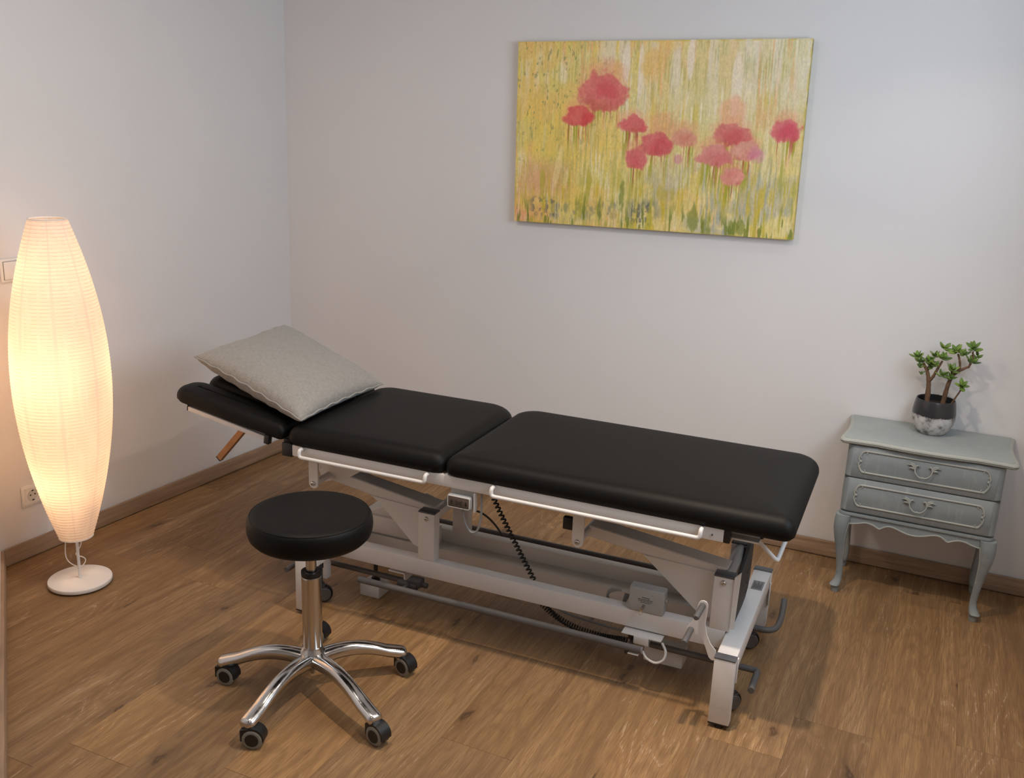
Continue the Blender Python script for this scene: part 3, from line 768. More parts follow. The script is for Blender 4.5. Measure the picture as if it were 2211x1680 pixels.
for k in range(3):
    o = .004*k
    add_tube(bm, smooth_path([(-.640, 2.353, .248), (-.665, 2.370+o, .240-o), (-.690, 2.392, .222-o), (-.700, 2.405, .195-o), (-.680, 2.408, .170), (-.655, 2.405-o, .180), (-.640-o, 2.395, .205), (-.634-o, 2.385, .225)], 6), .0030, 8)
part('cable_bundle', bm, M_cable)
# white hook plate with two grey pegs by the near right leg
hk = [(-.4080, .330), (-.404, .3365), (-.396, .3395), (-.388, .337), (-.384, .330), (-.3845, .300), (-.386, .275), (-.379, .245), (-.368, .224), (-.3535, .209), (-.3515, .190), (-.3525, .181), (-.362, .1795), (-.370, .186), (-.382, .215), (-.390, .232), (-.400, .241), (-.414, .243), (-.430, .246), (-.432, .256), (-.424, .268), (-.415, .288)]
part('hook_plate', prism(hk, 2.2235, 2.2268, 'XZ', .0006), M_white)
for (u, z), (u2, z2) in (((-.397, .3255), (-.4005, .3185)), ((-.421, .252), (-.424, .2440))):
    part('peg', tube([(u, 2.226, z), (u2, 2.168, z2), (u2, 2.164, z2)], lambda t: .0080 if t < .9 else .0060, 16), M_tube)
# hand control in its white clip
hc = part('hand_control', box((-1.1320, 2.232, .4425), (-1.0565, 2.252, .4830), .0085, 5), M_gbox)
obj('keypad', box((-1.1265, 2.2305, .4475), (-1.0625, 2.235, .4780), .0022), M_panelb, hc, off=L0)
obj('keypad_rim', tube(round_corners([(-1.095, 2.2318, .4465), (-1.0615, 2.2318, .4465), (-1.0615, 2.2318, .4790), (-1.1275, 2.2318, .4790), (-1.1275, 2.2318, .4465), (-1.096, 2.2318, .4465)], .004, 4), .0011, 8), M_elec, hc, off=L0)
bm = NB()
for cx, s in ((-1.1150, 1), (-1.0710, -1)):
    add_prism(bm, [(cx-.004, .462), (cx, .462+s*.008), (cx+.004, .462), (cx+.0016, .462), (cx+.0016, .462-s*.006), (cx-.0016, .462-s*.006), (cx-.0016, .462)], 2.2299, 2.2308)
add_box(bm, (-1.103, 2.2299, .4635), (-1.083, 2.2308, .4650), 0); add_box(bm, (-1.101, 2.2299, .4585), (-1.085, 2.2308, .4600), 0)
for s in (-1, 1):
    add_prism(bm, [(-1.093+s*.007, .465), (-1.093+s*.010, .4695), (-1.093+s*.0085, .470), (-1.093+s*.0055, .465)], 2.2299, 2.2308)
    add_prism(bm, [(-1.093+s*.006, .459), (-1.093+s*.010, .4545), (-1.093+s*.0085, .454), (-1.093+s*.0045, .459)], 2.2299, 2.2308)
obj('key_symbols', bm, M_ink, hc, off=L0)
part('control_clip', add_box(box((-1.1300, 2.254, .4380), (-1.0480, 2.2565, .4990), .0008), (-1.052, 2.238, .438), (-1.0485, 2.2565, .495), .0008), M_white)
part('control_cable', tube(smooth_path([(-1.088, 2.246, .445), (-1.086, 2.248, .420), (-1.078, 2.250, .392), (-1.062, 2.250, .374), (-1.046, 2.250, .379), (-1.036, 2.250, .404), (-1.033, 2.252, .445), (-1.036, 2.256, .500)], 8), .0032, 10), M_cable)
# coiled cord
def coil(path, r, wr, turns, seg=6):
    P = smooth_path(path, 12); cum = [0]
    for a, b in zip(P, P[1:]): cum.append(cum[-1]+(b-a).length)
    Ln = cum[-1]; n = int(turns*12); out = []
    nrm = None; j = 0
    for i in range(n+1):
        s = Ln*i/n
        while j < len(P)-2 and cum[j+1] < s: j += 1
        t = (s-cum[j])/max(cum[j+1]-cum[j], 1e-9); p = P[j].lerp(P[j+1], t); tg = (P[j+1]-P[j]).normalized()
        if nrm is None: nrm = tg.orthogonal().normalized()
        nrm = (nrm-tg*nrm.dot(tg)).normalized(); bi = tg.cross(nrm); a = 2*math.pi*turns*i/n
        out.append(p+(nrm*math.cos(a)+bi*math.sin(a))*r)
    return tube(out, wr, seg)
part('coiled_cord', coil([(-1.062, 2.400, .420), (-1.03, 2.402, .36), (-.98, 2.405, .275), (-.926, 2.405, .188)], .0060, .0029, 21), M_ccord)
part('coiled_cord', coil([(-.925, 2.44, .110), (-.87, 2.45, .065), (-.80, 2.445, .045), (-.72, 2.44, .042), (-.64, 2.42, .060)], .0075, .0026, 38), M_ccord)
part('loose_cable', tube(smooth_path([(-.96, 2.50, .10), (-.86, 2.50, .055), (-.76, 2.50, .045), (-.68, 2.47, .06), (-.62, 2.44, .09)], 8), .0035, 8), M_cable)
part('loose_cable', tube(smooth_path([(-1.30, 2.635, .24), (-1.25, 2.635, .262), (-1.19, 2.635, .25), (-1.14, 2.64, .20), (-1.12, 2.64, .14)], 8), .0035, 8), M_dgrey)
# lifting actuator and its cross channel in the left half of the frame
part('actuator_channel', box((-1.555, 2.500, .175), (-1.30, 2.536, .235), .003), M_white)
part('actuator_arm', prism([(-1.575, .215), (-1.555, .240), (-1.36, .330), (-1.32, .318), (-1.36, .285), (-1.54, .205)], 2.515, 2.545, 'XZ', .002), M_white)

# ------------------------------------------------------------------ pillow
def pillow():
    n = 56
    Pb, Pr, Pl, Pt = Vector((-1.622, 2.246, .614)), Vector((-1.622, 2.706, .612)), Vector((-2.092, 2.336, .722)), Vector((-2.100, 2.815, .722))
    ctr = (Pb+Pr+Pl+Pt)/4; ex = (Pb+Pr-Pl-Pt)/4; ey = (Pr+Pt-Pb-Pl)/4; ez = ex.cross(ey).normalized()
    def floor_z(p):
        if p.x < -1.672: return .606+(-1.685-p.x)*math.tan(R(8.0))+.004
        return .601
    bm = NB(); rng = random.Random(2)
    def pos(i, j, side):
        x = -1+2*i/n; y = -1+2*j/n
        e = max(0.0, (1-abs(x)**2.6))*max(0.0, (1-abs(y)**2.6))
        th = .066*e**.46
        if side < 0: th = .056*e**.36
        # sides draw in between the corners
        px = x*(1-.050*(1-y*y)*abs(x)**3); py = y*(1-.050*(1-x*x)*abs(y)**3)
        wr = .0022*math.sin(9*x+3.1*y+1.3*math.sin(4*y))*e + .0016*math.sin(17*y-5*x)*(1-abs(x))*e
        edge = (1-e)*.9
        wr += .0030*math.sin(23*x+2)*edge*(1-abs(x)**4)*abs(y)**6 + .0030*math.sin(21*y+1)*edge*(1-abs(y)**4)*abs(x)**6
        sag = -.010*(1-x*x)*(1-y*y)
        # the corner near the hinge sinks and the rear corner folds over
        lift = .020*max(0, -x)*max(0, y)
        z = side*th + wr + lift
        P = ctr + ex*px + ey*py + ez*z
        if side < 0 and 2.25 < P.y < 2.76:
            fz = floor_z(P); lim = (ctr+ex*px+ey*py).z-.001
            if P.z < fz: P.z = min(fz, lim)
        return P
    grid = {}
    for s in (1, -1):
        for i in range(n+1):
            for j in range(n+1):
                border = i in (0, n) or j in (0, n)
                key = (i, j, 0 if border else s)
                if key not in grid: grid[key] = bm.verts.new(pos(i, j, s if not border else 0))
    g = lambda i, j, s: grid[(i, j, 0 if (i in (0, n) or j in (0, n)) else s)]
    uvl = bm.loops.layers.uv.new('UVMap')
    for s in (1, -1):
        for i in range(n):
            for j in range(n):
                q = [(i, j), (i+1, j), (i+1, j+1), (i, j+1)]
                if s < 0: q = q[::-1]
                f = bm.faces.new([g(a, b, s) for a, b in q])
                for lp_, (a, b) in zip(f.loops, q): lp_[uvl].uv = (a/n, b/n)
    edge = [pos(i, 0, 0) for i in range(n)] + [pos(n, j, 0) for j in range(n)] + [pos(i, n, 0) for i in range(n, 0, -1)] + [pos(0, j, 0) for j in range(n, 0, -1)]
    return bm, edge
bm, edge = pillow()
pil = obj('pillow', bm, M_linen, angle=180)
setp(pil, 'grey-beige linen pillow on the raised head of the couch', 'pillow')
se = obj('seam', tube(edge, .0028, 6, closed=True), M_linen, pil)

# ------------------------------------------------------------------ stool
SC = Vector((-1.3555, 1.9055, 0))
stool = thing('rolling_stool', 'round black rolling stool with five-arm polished base', 'stool', SC)
SR = .1600
obj('seat', lathe([(0, .4325), (.125, .4325), (.145, .4355), (.1555, .447), (SR-.0005, .463), (SR, .474), (SR-.001, .484), (.1570, .4935), (.1530, .4985)] +
    [(.1505, .5002), (.1470, .5028), (.135, .5050), (.10, .5068), (.05, .5075), (0, .5077)], 96), M_vinyl, stool)
obj('seat_piping', ring_bm(.1520, .4996, .0013), M_vinyl, stool)
obj('seat_plate', lathe([(0, .424), (.05, .424), (.055, .433), (0, .433)], 32), M_black, stool)
obj('gas_piston', lathe([(0, .31), (.0140, .31), (.0140, .426), (0, .426)], 32), M_column, stool)
obj('collar', lathe([(.0142, .338), (.018, .340), (.0262, .3395), (.0266, .333), (.0258, .325), (.014, .325)], 36), M_black, stool)
obj('column', lathe([(.0142, .3285), (.0248, .3285), (.0258, .327), (.0260, .321), (.0256, .14), (.0250, .10), (.0245, .075), (0, .075)], 48), M_column, stool)
base = obj('base_hub', lathe([(0, .052), (.016, .052), (.018, .060), (.026, .066), (.0335, .074), (.036, .086), (.0355, .098), (.032, .107), (.0285, .114), (.0268, .121), (0, .121)], 48), M_chrome, stool)
obj('hub_nut', lathe([(0, .038), (.006, .038), (.0065, .046), (.010, .047), (.011, .053), (0, .053)], 20), M_steel, stool)
tips = [(-1.579, 1.812), (-1.346, 1.621), (-1.085, 1.773), (-1.177, 2.070), (-1.486, 2.105)]
wheels = [(-1.585, 1.835), (-1.354, 1.654), (-1.088, 1.802), (-1.166, 2.084), (-1.470, 2.118)]
a0 = np.mean([(math.atan2(y-SC.y, x-SC.x)-2*math.pi*k/5) % (2*math.pi/5*5) if False else 0 for k, (x, y) in enumerate(tips)])
def stool_arm(dx, dy):
    d = math.hypot(dx, dy); ax, ay = dx/d, dy/d; bm = NB(); nsec = 22; sec = 16; rings = []
    for i in range(nsec+1):
        t = i/nsec; r = .016+(d-.016)*t
        ztop = .104 + .013*math.sin(math.pi*min(1, t*1.2)) - .027*t**2.4
        hgt = .040-.012*t + .004*max(0, (t-.86)/.14)
        wid = .0215+.0020*(1-t)**3-.0025*math.sin(math.pi*min(1, t*1.15))
        zc_ = ztop-hgt/2; ring = []
        for k in range(sec):
            a = 2*math.pi*k/sec; c, s = math.cos(a), math.sin(a)
            # flat-bottomed, crowned top section
            q = (abs(c)**4+abs(s)**4)**(-1/4)
            yy = c*q*wid*(1 if s > -.2 else .82); zz = s*q*hgt/2
            if s > 0: yy *= (1-.30*s*s)
            ring.append(bm.verts.new((ax*r-ay*yy, ay*r+ax*yy, zc_+zz)))
        rings.append(ring)
    # rounded tip
    tipc = [sum((v.co for v in rings[-1]), Vector())/sec]
    for f, o in ((.93, .005), (.78, .0095), (.45, .0125)):
        cc = tipc[0]; rings.append([bm.verts.new(cc+(v.co-cc)*f+Vector((ax, ay, 0))*o) for v in rings[nsec]])
    for A, B in zip(rings, rings[1:]):
        for k in range(sec): bm.faces.new((A[k], A[(k+1) % sec], B[(k+1) % sec], B[k]))
    bm.faces.new(rings[0][::-1]); bm.faces.new(rings[-1])
    # socket for the castor stem
    add_lathe(bm, [(0, .046), (.0150, .046), (.0160, .049), (.0165, .062), (0, .064)], 20, (ax*(d-.004), ay*(d-.004), 0))
    return bm
TRAIL = [25, 38, 5, 5, 20]
for k, ((tx, ty), (wx, wy)) in enumerate(zip(tips, wheels)):
    dx, dy = tx-SC.x, ty-SC.y
    obj('base_arm', stool_arm(dx, dy), M_chrome, stool, angle=60)
    d = math.hypot(dx, dy)
    # castor: hooded body and twin wheels
    cx, cy = tx-SC.x, ty-SC.y
    ta = R(-19+TRAIL[k]+19*0); hx, hy = math.cos(ta), math.sin(ta)         # all castors trail to the same side
    wc = Vector((cx+.014*hx, cy+.014*hy, .0262)); ax_dir = Vector((-hy, hx, 0))
    rot = Matrix.Translation(wc) @ Matrix(((ax_dir.x*0+hx, -hy*1.0, 0, 0), (hy, hx, 0, 0), (0, 0, 1, 0), (0, 0, 0, 1)))
    # local frame: X = trailing direction, Y = axle
    bm = NB()
    hood = [(-.030, .028), (-.030, .010)]
    pts = [(-.029, -.006), (-.029, .024), (-.006, .029)]
    for q in range(0, 9):
        a = R(100-q*14); pts.append((.0290*math.cos(a), .0290*math.sin(a)+.002))
    pts += [(.0255, -.003)]
    for q in range(0, 9):
        a = R(-2+q*12.5+0); pts.append((.0235*math.cos(a), .0235*math.sin(a)))
    pts += [(-.012, -.004)]
    add_prism(bm, pts, -.0165, .0165, 'XZ', 0)
    add_box(bm, (-.029, -.010, -.006), (-.006, .010, .026), .003)
    bmesh.ops.transform(bm, matrix=rot, verts=bm.verts)
    body = obj('castor_hood', bm, M_black, stool)
    for s in (-1, 1):
        bw = NB(); add_lathe(bw, [(0, -.005), (.016, -.005), (.020, -.0055), (.0248, -.0035), (.0262, 0), (.0248, .0035), (.020, .0055), (.016, .005), (0, .005)], 32, (0, s*.0135, 0), 'Y')
        bmesh.ops.transform(bw, matrix=rot, verts=bw.verts); obj('wheel', bw, M_tyre, body)
        bw = NB(); add_lathe(bw, [(0, -.0062), (.016, -.0062), (.0175, -.0048), (.0175, .0048), (.016, .0062), (0, .0062)], 32, (0, s*.0135, 0), 'Y')
        bmesh.ops.transform(bw, matrix=rot, verts=bw.verts); obj('hub_cap', bw, M_black, body)

# ------------------------------------------------------------------ painting on the back wall
PWd, PHt = 1.0427, .6475
ptg = thing('canvas_painting', 'yellow abstract canvas painting with red and pink blossoms', 'painting', nB*wB + dB*(-1.0278), thB)
ptg.location.z = 1.4448; ptg.rotation_euler = (0, R(-.788), thB)
def paint_pixels(nx, ny, seed=11):
    rg = np.random.default_rng(seed)
    def nz(fx, fy, s=0):
        gx, gy = int(fx)+2, int(fy)+2; g = rg.random((gy+1, gx+1))
        X = np.linspace(0, fx, nx)[None, :]; Y = np.linspace(0, fy, ny)[:, None]
        xi = X.astype(int); yi = Y.astype(int); xf = X-xi; yf = Y-yi; xf = xf*xf*(3-2*xf); yf = yf*yf*(3-2*yf)
        return (g[yi, xi]*(1-xf)*(1-yf)+g[yi, xi+1]*xf*(1-yf)+g[yi+1, xi]*(1-xf)*yf+g[yi+1, xi+1]*xf*yf)
    def fb(fx, fy, o=4, g=.5):
        a = 0; w_ = 1; t = 0
        for k in range(o): a = a+w_*nz(fx*2**k, fy*2**k); t += w_; w_ *= g
        return a/t
    sm = lambda a, b, x: np.clip((x-a)/(b-a), 0, 1)**2*(3-2*np.clip((x-a)/(b-a), 0, 1))
    x = np.linspace(0, 1, nx)[None, :]*np.ones((ny, 1)); y = np.linspace(0, 1, ny)[:, None]*np.ones((1, nx))
    C = np.zeros((ny, nx, 3)); c = lambda *v: np.array(v)/255.0
    def mixm(m, col): 
        nonlocal C
        C = C*(1-m[..., None])+np.array(col)*m[..., None]
    C[:] = c(224, 203, 130)
    mixm(sm(.60, .05, x+.25*(fb(3, 3)-.5))*.85, c(230, 200, 92))
    mixm(sm(.35, .8, x+.3*(fb(4, 3)-.5))*sm(.75, .2, y)*.75, c(208, 202, 168))
    mixm(sm(.45, .75, fb(4, 4))*.45, c(226, 190, 132))
    mixm(sm(.5, .75, fb(5, 4))*.40, c(200, 205, 150))
    # big vertical drips
    pat = lambda fx, fy, a=.42, b=.62: sm(a, b, fb(fx, fy, 3))
    for col, a, b, st, yb in ((c(228, 222, 202), .54, .70, .55, .75), (c(230, 196, 148), .54, .70, .50, 1.1), (c(202, 192, 92), .56, .70, .35, 1.2), (c(212, 182, 70), .58, .72, .45, 1.2)):
        s_ = fb(46, 2.6, 4, .6); mixm(sm(a, b, s_)*st*pat(7, 4)*sm(yb+.2, yb-.3, y+.3*(fb(12, 3)-.5)), col)
    s_ = fb(150, 5, 3); mixm(sm(.54, .68, s_)*.62*pat(9, 6), c(238, 230, 210))
    s_ = fb(170, 6, 3); mixm(sm(.56, .68, s_)*.45*pat(9, 6), c(178, 172, 98))
    s_ = fb(120, 5, 3); mixm(sm(.55, .68, s_)*.60*pat(8, 5), c(226, 176, 124))
    # white streaks at the top middle and right
    s_ = fb(30, 1.6, 4); mixm(sm(.48, .66, s_)*sm(.55, .1, y+.15*(fb(14, 3)-.5))*sm(.05, .4, x)*.75, c(224, 216, 200))
    # cool patches low down
    mixm(sm(.48, .66, fb(7, 7))*sm(.5, .85, y)*.65*sm(0.2, .7, x+.2), c(172, 172, 160))
    s_ = fb(110, 7, 3); mixm(sm(.52, .66, s_)*sm(.5, .8, y)*sm(.4, .7, x)*.6*pat(8, 5), c(148, 160, 168))
    b1 = sm(.035, .0, np.abs(y-.905-.02*np.sin(x*9))-.03)*sm(.0, .10, x-.06)*sm(.62, .5, x)
    mixm(b1*sm(.35, .6, fb(60, 20, 4))*.7, c(138, 138, 116))
    b2 = sm(.03, .0, np.abs(y-.915)-.045)*(sm(.03, 0, np.abs(x-.115)-.035)+.9*sm(.02, 0, np.abs(x-.48)-.03))
    mixm(np.clip(b2, 0, 1)*sm(.46, .56, fb(110, 40, 2))*.75, c(90, 94, 92))
    mixm(sm(.25, .0, x)*sm(.6, 1.0, y)*sm(.4, .7, fb(9, 7))*.7, c(222, 150, 118))
    mixm(sm(.14, .05, np.abs(x-.12))*sm(.10, .0, np.abs(y-.75)-.04)*.55, c(205, 160, 130))
    s_ = fb(210, 9, 3); mixm(sm(.55, .66, s_)*.45*pat(12, 7), c(232, 222, 196))
    s_ = fb(230, 8, 3); mixm(sm(.57, .68, s_)*.35*pat(12, 7), c(160, 158, 96))
    # dabs of dark paint
    mixm(sm(.55, .70, fb(9, 6, 4))*.5*sm(1.0, .4, x), c(226, 190, 112))
    s_ = fb(120, 34, 3); mixm(sm(.70, .76, s_)*.55*sm(.6, .1, x)*sm(.9, .3, y), c(120, 128, 84))
    # olive grass strokes rising from below
    s_ = fb(85, 4, 3, .6); top = .62+.30*(fb(24, 2)-.5)-.10*sm(.35, .9, x)
    mixm(sm(.54, .66, s_)*sm(top, top+.16, y)*.62*pat(8, 5, .42, .60), c(170, 164, 52))
    s_ = fb(95, 5, 3, .6); mixm(sm(.58, .68, s_)*sm(top+.05, top+.2, y)*.65*pat(10, 5, .36, .56), c(200, 176, 50))
    s_ = fb(70, 6, 3, .6); mixm(sm(.64, .70, s_)*sm(.82, .95, y+.12*(fb(18, 3)-.5))*.75, c(106, 122, 40))
    for cx_, cy_, rx, ry in ((.665, .93, .016, .07), (.715, .95, .018, .07), (.80, .965, .022, .05), (.825, .94, .014, .05), (.41, .83, .010, .09), (.33, .90, .008, .07)):
        mixm(sm(1.5, .2, ((x-cx_)/rx)**2+((y-cy_)/ry)**2+3.4*(fb(90, 20, 3)-.5))*.6, c(112, 126, 46))
    for cx_, cy_, rx, ry in ((.165, .68, .016, .12), (.197, .74, .012, .06), (.888, .62, .010, .07)):
        mixm(sm(1.3, .5, ((x-cx_-(y-cy_)*-.10)/(rx*.8))**2+((y-cy_)/ry)**2)*.55, c(232, 214, 160))
    # the light strokes right of the big bloom
    for cx_, cy_, rx, ry in ((.452, .16, .009, .15), (.40, .11, .013, .10), (.775, .22, .016, .16), (.62, .10, .012, .10)):
        mixm(sm(1.3, .7, ((x-cx_)/rx)**2+((y-cy_)/ry)**2+.5*(fb(50, 12, 2)-.5))*.75, c(233, 222, 208))
    mixm(sm(1.2, .3, ((x-.495)/.05)**2+((y-.13)/.10)**2+1.2*(fb(20, 14, 3)-.5))*.7, c(226, 186, 112))
    fl = [(.325, .257, .082, .105, (205, 88, 96), .10), (.236, .389, .053, .060, (206, 66, 76), .05), (.436, .432, .046, .050, (206, 84, 96), .02),
          (.521, .535, .055, .064, (200, 78, 92), .05), (.451, .611, .036, .064, (204, 88, 100), .01), (.615, .493, .046, .056, (206, 140, 120), .03),
          (.776, .471, .060, .058, (198, 94, 98), .05), (.825, .549, .045, .056, (210, 146, 134), .0), (.726, .580, .058, .062, (204, 118, 122), .0),
          (.787, .683, .036, .052, (214, 136, 130), .0), (.945, .442, .047, .060, (200, 78, 98), .03)]
    wobx = fb(46, 28, 4)-.5; woby = fb(46, 28, 4)-.5; det = fb(26, 16, 4)
    # stems and drips under every bloom
    for cx_, cy_, rx, ry, col, pk in fl:
        dy = y-cy_; m = sm(.0, .03, dy-ry*.3)*sm(.26, .08, dy)*sm(1.0, .6, np.abs((x-cx_)/(rx*.92+.03*np.clip(dy, 0, 1))))
        s_ = fb(130, 4, 3, .6); mixm(m*sm(.52, .60, s_)*.9, c(160, 160, 52))
        s_ = fb(170, 4, 3, .6); mixm(m*sm(.60, .66, s_)*.8*sm(.22, .05, dy), c(168, 84, 60))
        s_ = fb(150, 5, 3, .6); mixm(m*sm(.62, .68, s_)*.8, c(232, 214, 160))
    # haze above the blooms
    for cx_, cy_, rx, ry, col, pk in fl:
        d = ((x-cx_+.5*rx*wobx)/(rx*1.25))**2+((y-cy_+ry*.35+ry*woby)/(ry*1.45))**2
        mixm(sm(1.15, .2, d)*.42, c(226, 150, 122))
    mixm(sm(1.1, .2, ((x-.77)/.05)**2+((y-.36)/.10)**2+.8*woby)*.55, c(226, 158, 124))
    mixm(sm(1.1, .2, ((x-.54)/.05)**2+((y-.42)/.07)**2+.8*woby)*.5, c(222, 158, 118))
    for cx_, cy_, rx, ry, col, pk in fl:
        X = (x-cx_)/rx+.70*wobx; Y = (y-cy_)/ry+.70*woby
        X = X/(1.04+.30*Y)                      # broader towards the bottom
        d = (np.abs(X)**2.0+np.abs(Y)**2.0)
        m = sm(1.18, .62, d)
        cc = [v*.80+w*.20 for v, w in zip(col, (222, 170, 140))]
        mixm(m*.90, c(*cc))
        mixm(m*sm(.42, .75, det)*.45, c(min(255, cc[0]+18), cc[1]+38, cc[2]+26))
        mixm(m*sm(.3, .9, Y)*.45*sm(.45, .6, fb(90, 8, 2)), c(176, 84, 62))
        mixm(m*sm(.8, .0, ((X-.15)**2+(Y-.2)**2))*.45*sm(.35, .6, fb(18, 12, 3)), c(min(255, col[0]), max(0, col[1]-22), max(0, col[2]-14)))
    mixm(sm(1.3, .1, ((x-.86)/.030)**2+((y-.575)/.045)**2+1.4*wobx)*.45, c(206, 120, 170))
    mixm(sm(1.1, .3, ((x-.60)/.018)**2+((y-.61)/.03)**2+.8*wobx)*.5, c(206, 120, 150))
    # brush grain
    C = C*(1+.10*(fb(260, 90, 2)-.5))[..., None]
    C = C*(.985+.03*nz(nx/3, ny/3))[..., None]
    edge = sm(.012, .0, np.minimum(np.minimum(x, 1-x)*1.6, np.minimum(y, 1-y))); mixm(edge*.55*sm(.35, .65, fb(40, 26, 3)), c(196, 172, 60))
    return np.clip(C, 0, 1), fb(90, 14, 4)
nx, ny = 640, 400
px, hgt_ = paint_pixels(nx, ny)
lin = np.where(px <= .04045, px/12.92, ((px+.055)/1.055)**2.4)
X, Z = np.meshgrid(np.linspace(-PWd/2, PWd/2, nx), np.linspace(PHt/2, -PHt/2, ny))
co = np.stack([X, np.full_like(X, -.0282)-.0006*hgt_, Z], -1).reshape(-1, 3)
idx = np.arange(nx*ny).reshape(ny, nx)
q = np.stack([idx[:-1, :-1], idx[1:, :-1], idx[1:, 1:], idx[:-1, 1:]], -1).reshape(-1, 4)
me = bpy.data.meshes.new('painted_face'); me.vertices.add(len(co)); me.vertices.foreach_set('co', co.ravel().astype(np.float32))
me.loops.add(q.size); me.loops.foreach_set('vertex_index', q.ravel().astype(np.int32)); me.polygons.add(len(q))
me.polygons.foreach_set('loop_start', (np.arange(len(q))*4).astype(np.int32)); me.polygons.foreach_set('use_smooth', np.ones(len(q), dtype=bool))
me.update(calc_edges=True)
ca = me.color_attributes.new('paint', 'FLOAT_COLOR', 'POINT')
ca.data.foreach_set('color', np.concatenate([lin.reshape(-1, 3), np.ones((nx*ny, 1))], 1).ravel().astype(np.float32))
M_paint, nt_, b_ = nodes('acrylic_paint')
at = N(nt_, 'ShaderNodeAttribute', attribute_name='paint')
gam = mixc(nt_, 1.0, at.outputs[0], (1.20, 1.16, 1.08), 'MULTIPLY')
nt_.links.new(gam, b_.inputs['Base Color']); b_.inputs['Roughness'].default_value = .55
bump(nt_, b_, noise(nt_, N(nt_, 'ShaderNodeTexCoord').outputs['Object'], 420, 2), .2, .0005)
me.materials.append(M_paint)
fo = bpy.data.objects.new('painted_face', me); COL.objects.link(fo); fo.parent = ptg
obj('canvas', box((-PWd/2, -.0278, -PHt/2), (PWd/2, -.0015, PHt/2), .0012), simple('painted_canvas_edge', (0.50, 0.40, 0.12), .7, var=.35, nscale=30, bstr=.3), ptg, label='yellow painted canvas edge')

# ------------------------------------------------------------------ bedside chest with cabriole legs (local x along wall, -y into the room)
ch = thing('bedside_chest', 'small blue-grey two-drawer chest with curved legs in the corner', 'chest', nB*wB, thB)
cxm = .0155
# body with rounded front corners
def rrect(x0, x1, y0, y1, r, n=6):
    p = []
    for (cx, cy), a0 in (((x0+r, y0+r), 180), ((x1-r, y0+r), 270)):
        for k in range(n+1): a = R(a0+90*k/n); p.append((cx+r*math.cos(a), cy+r*math.sin(a)))
    return p+[(x1, y1), (x0, y1)]
def bulge_loft(outlines, cap=True):
    bm = NB(); rings = [[bm.verts.new((x, y, z)) for x, y in o] for o, z in outlines]; n = len(rings[0])
    for A, B in zip(rings, rings[1:]):
        for k in range(n): bm.faces.new((A[k], A[(k+1) % n], B[(k+1) % n], B[k]))
    if cap: bm.faces.new(rings[0][::-1]); bm.faces.new(rings[-1])
    return bm
XL, XR = -.2170, .2475
obj('carcass', bulge_loft([(rrect(XL+.003, XR-.003, -.284, -.022, .02), .296), (rrect(XL+.001, XR-.001, -.286, -.022, .02), .36), (rrect(XL+.003, XR-.003, -.284, -.022, .02), .526)]), M_chalk, ch)
obj('plinth_moulding', bulge_loft([(rrect(XL+.010, XR-.010, -.280, -.022, .018), .280), (rrect(XL+.002, XR-.002, -.290, -.022, .02), .2835), (rrect(XL+.002, XR-.002, -.290, -.022, .02), .2905), (rrect(XL+.012, XR-.012, -.278, -.022, .018), .2925), (rrect(XL+.012, XR-.012, -.278, -.022, .018), .2965)]), M_chalk, ch)
# serpentine top with moulded edge
def top_outline(o, n=48):
    x0, x1 = -.2395-o, .2745+o; yb, yf = -.006, -.300-o
    p = [(x0+.006, yb)]
    # left side, gently waisted, then front corner horn, then serpentine front
    for k in range(9): t = k/8; p.append((x0+.010*math.sin(math.pi*t)-.000, yb+(yf+.040-yb)*t))
    for k in range(1, 6): a = R(180+90*k/6); p.append((x0+.020+.020*math.cos(a)-.004*math.sin(math.pi*k/6), yf+.022+.026*math.sin(a)))
    m = 28
    for k in range(m+1):
        t = k/m; x = x0+.034+(x1-x0-.068)*t
        y = yf+.006*math.cos(2*math.pi*t*1.0)*-1*0.0 - .007*math.exp(-((t-.5)/.22)**2) + .004*math.exp(-((t-.17)/.07)**2)+.004*math.exp(-((t-.83)/.07)**2)
        p.append((x, y))
    for k in range(1, 6): a = R(270+90*k/6); p.append((x1-.020+.020*math.cos(a)+.004*math.sin(math.pi*k/6), yf+.022+.026*math.sin(a)))
    for k in range(9): t = 1-k/8; p.append((x1-.010*math.sin(math.pi*t), yb+(yf+.040-yb)*t))
    p.append((x1-.006, yb)); return p
obj('tabletop', bulge_loft([(top_outline(-.010), .5262), (top_outline(-.002), .5285), (top_outline(.001), .5325)]), M_cream, ch, label='cream worn moulding under the top')
obj('top_edge', bulge_loft([(top_outline(.0005), .5325), (top_outline(-.0025), .5340), (top_outline(.0015), .5365), (top_outline(.0005), .5405), (top_outline(-.004), .5435), (top_outline(-.010), .5440)]), M_cream, ch)
obj('top_panel', bulge_loft([(top_outline(-.0105), .5430), (top_outline(-.011), .5452), (top_outline(-.014), .5456)]), M_chalktop, ch)
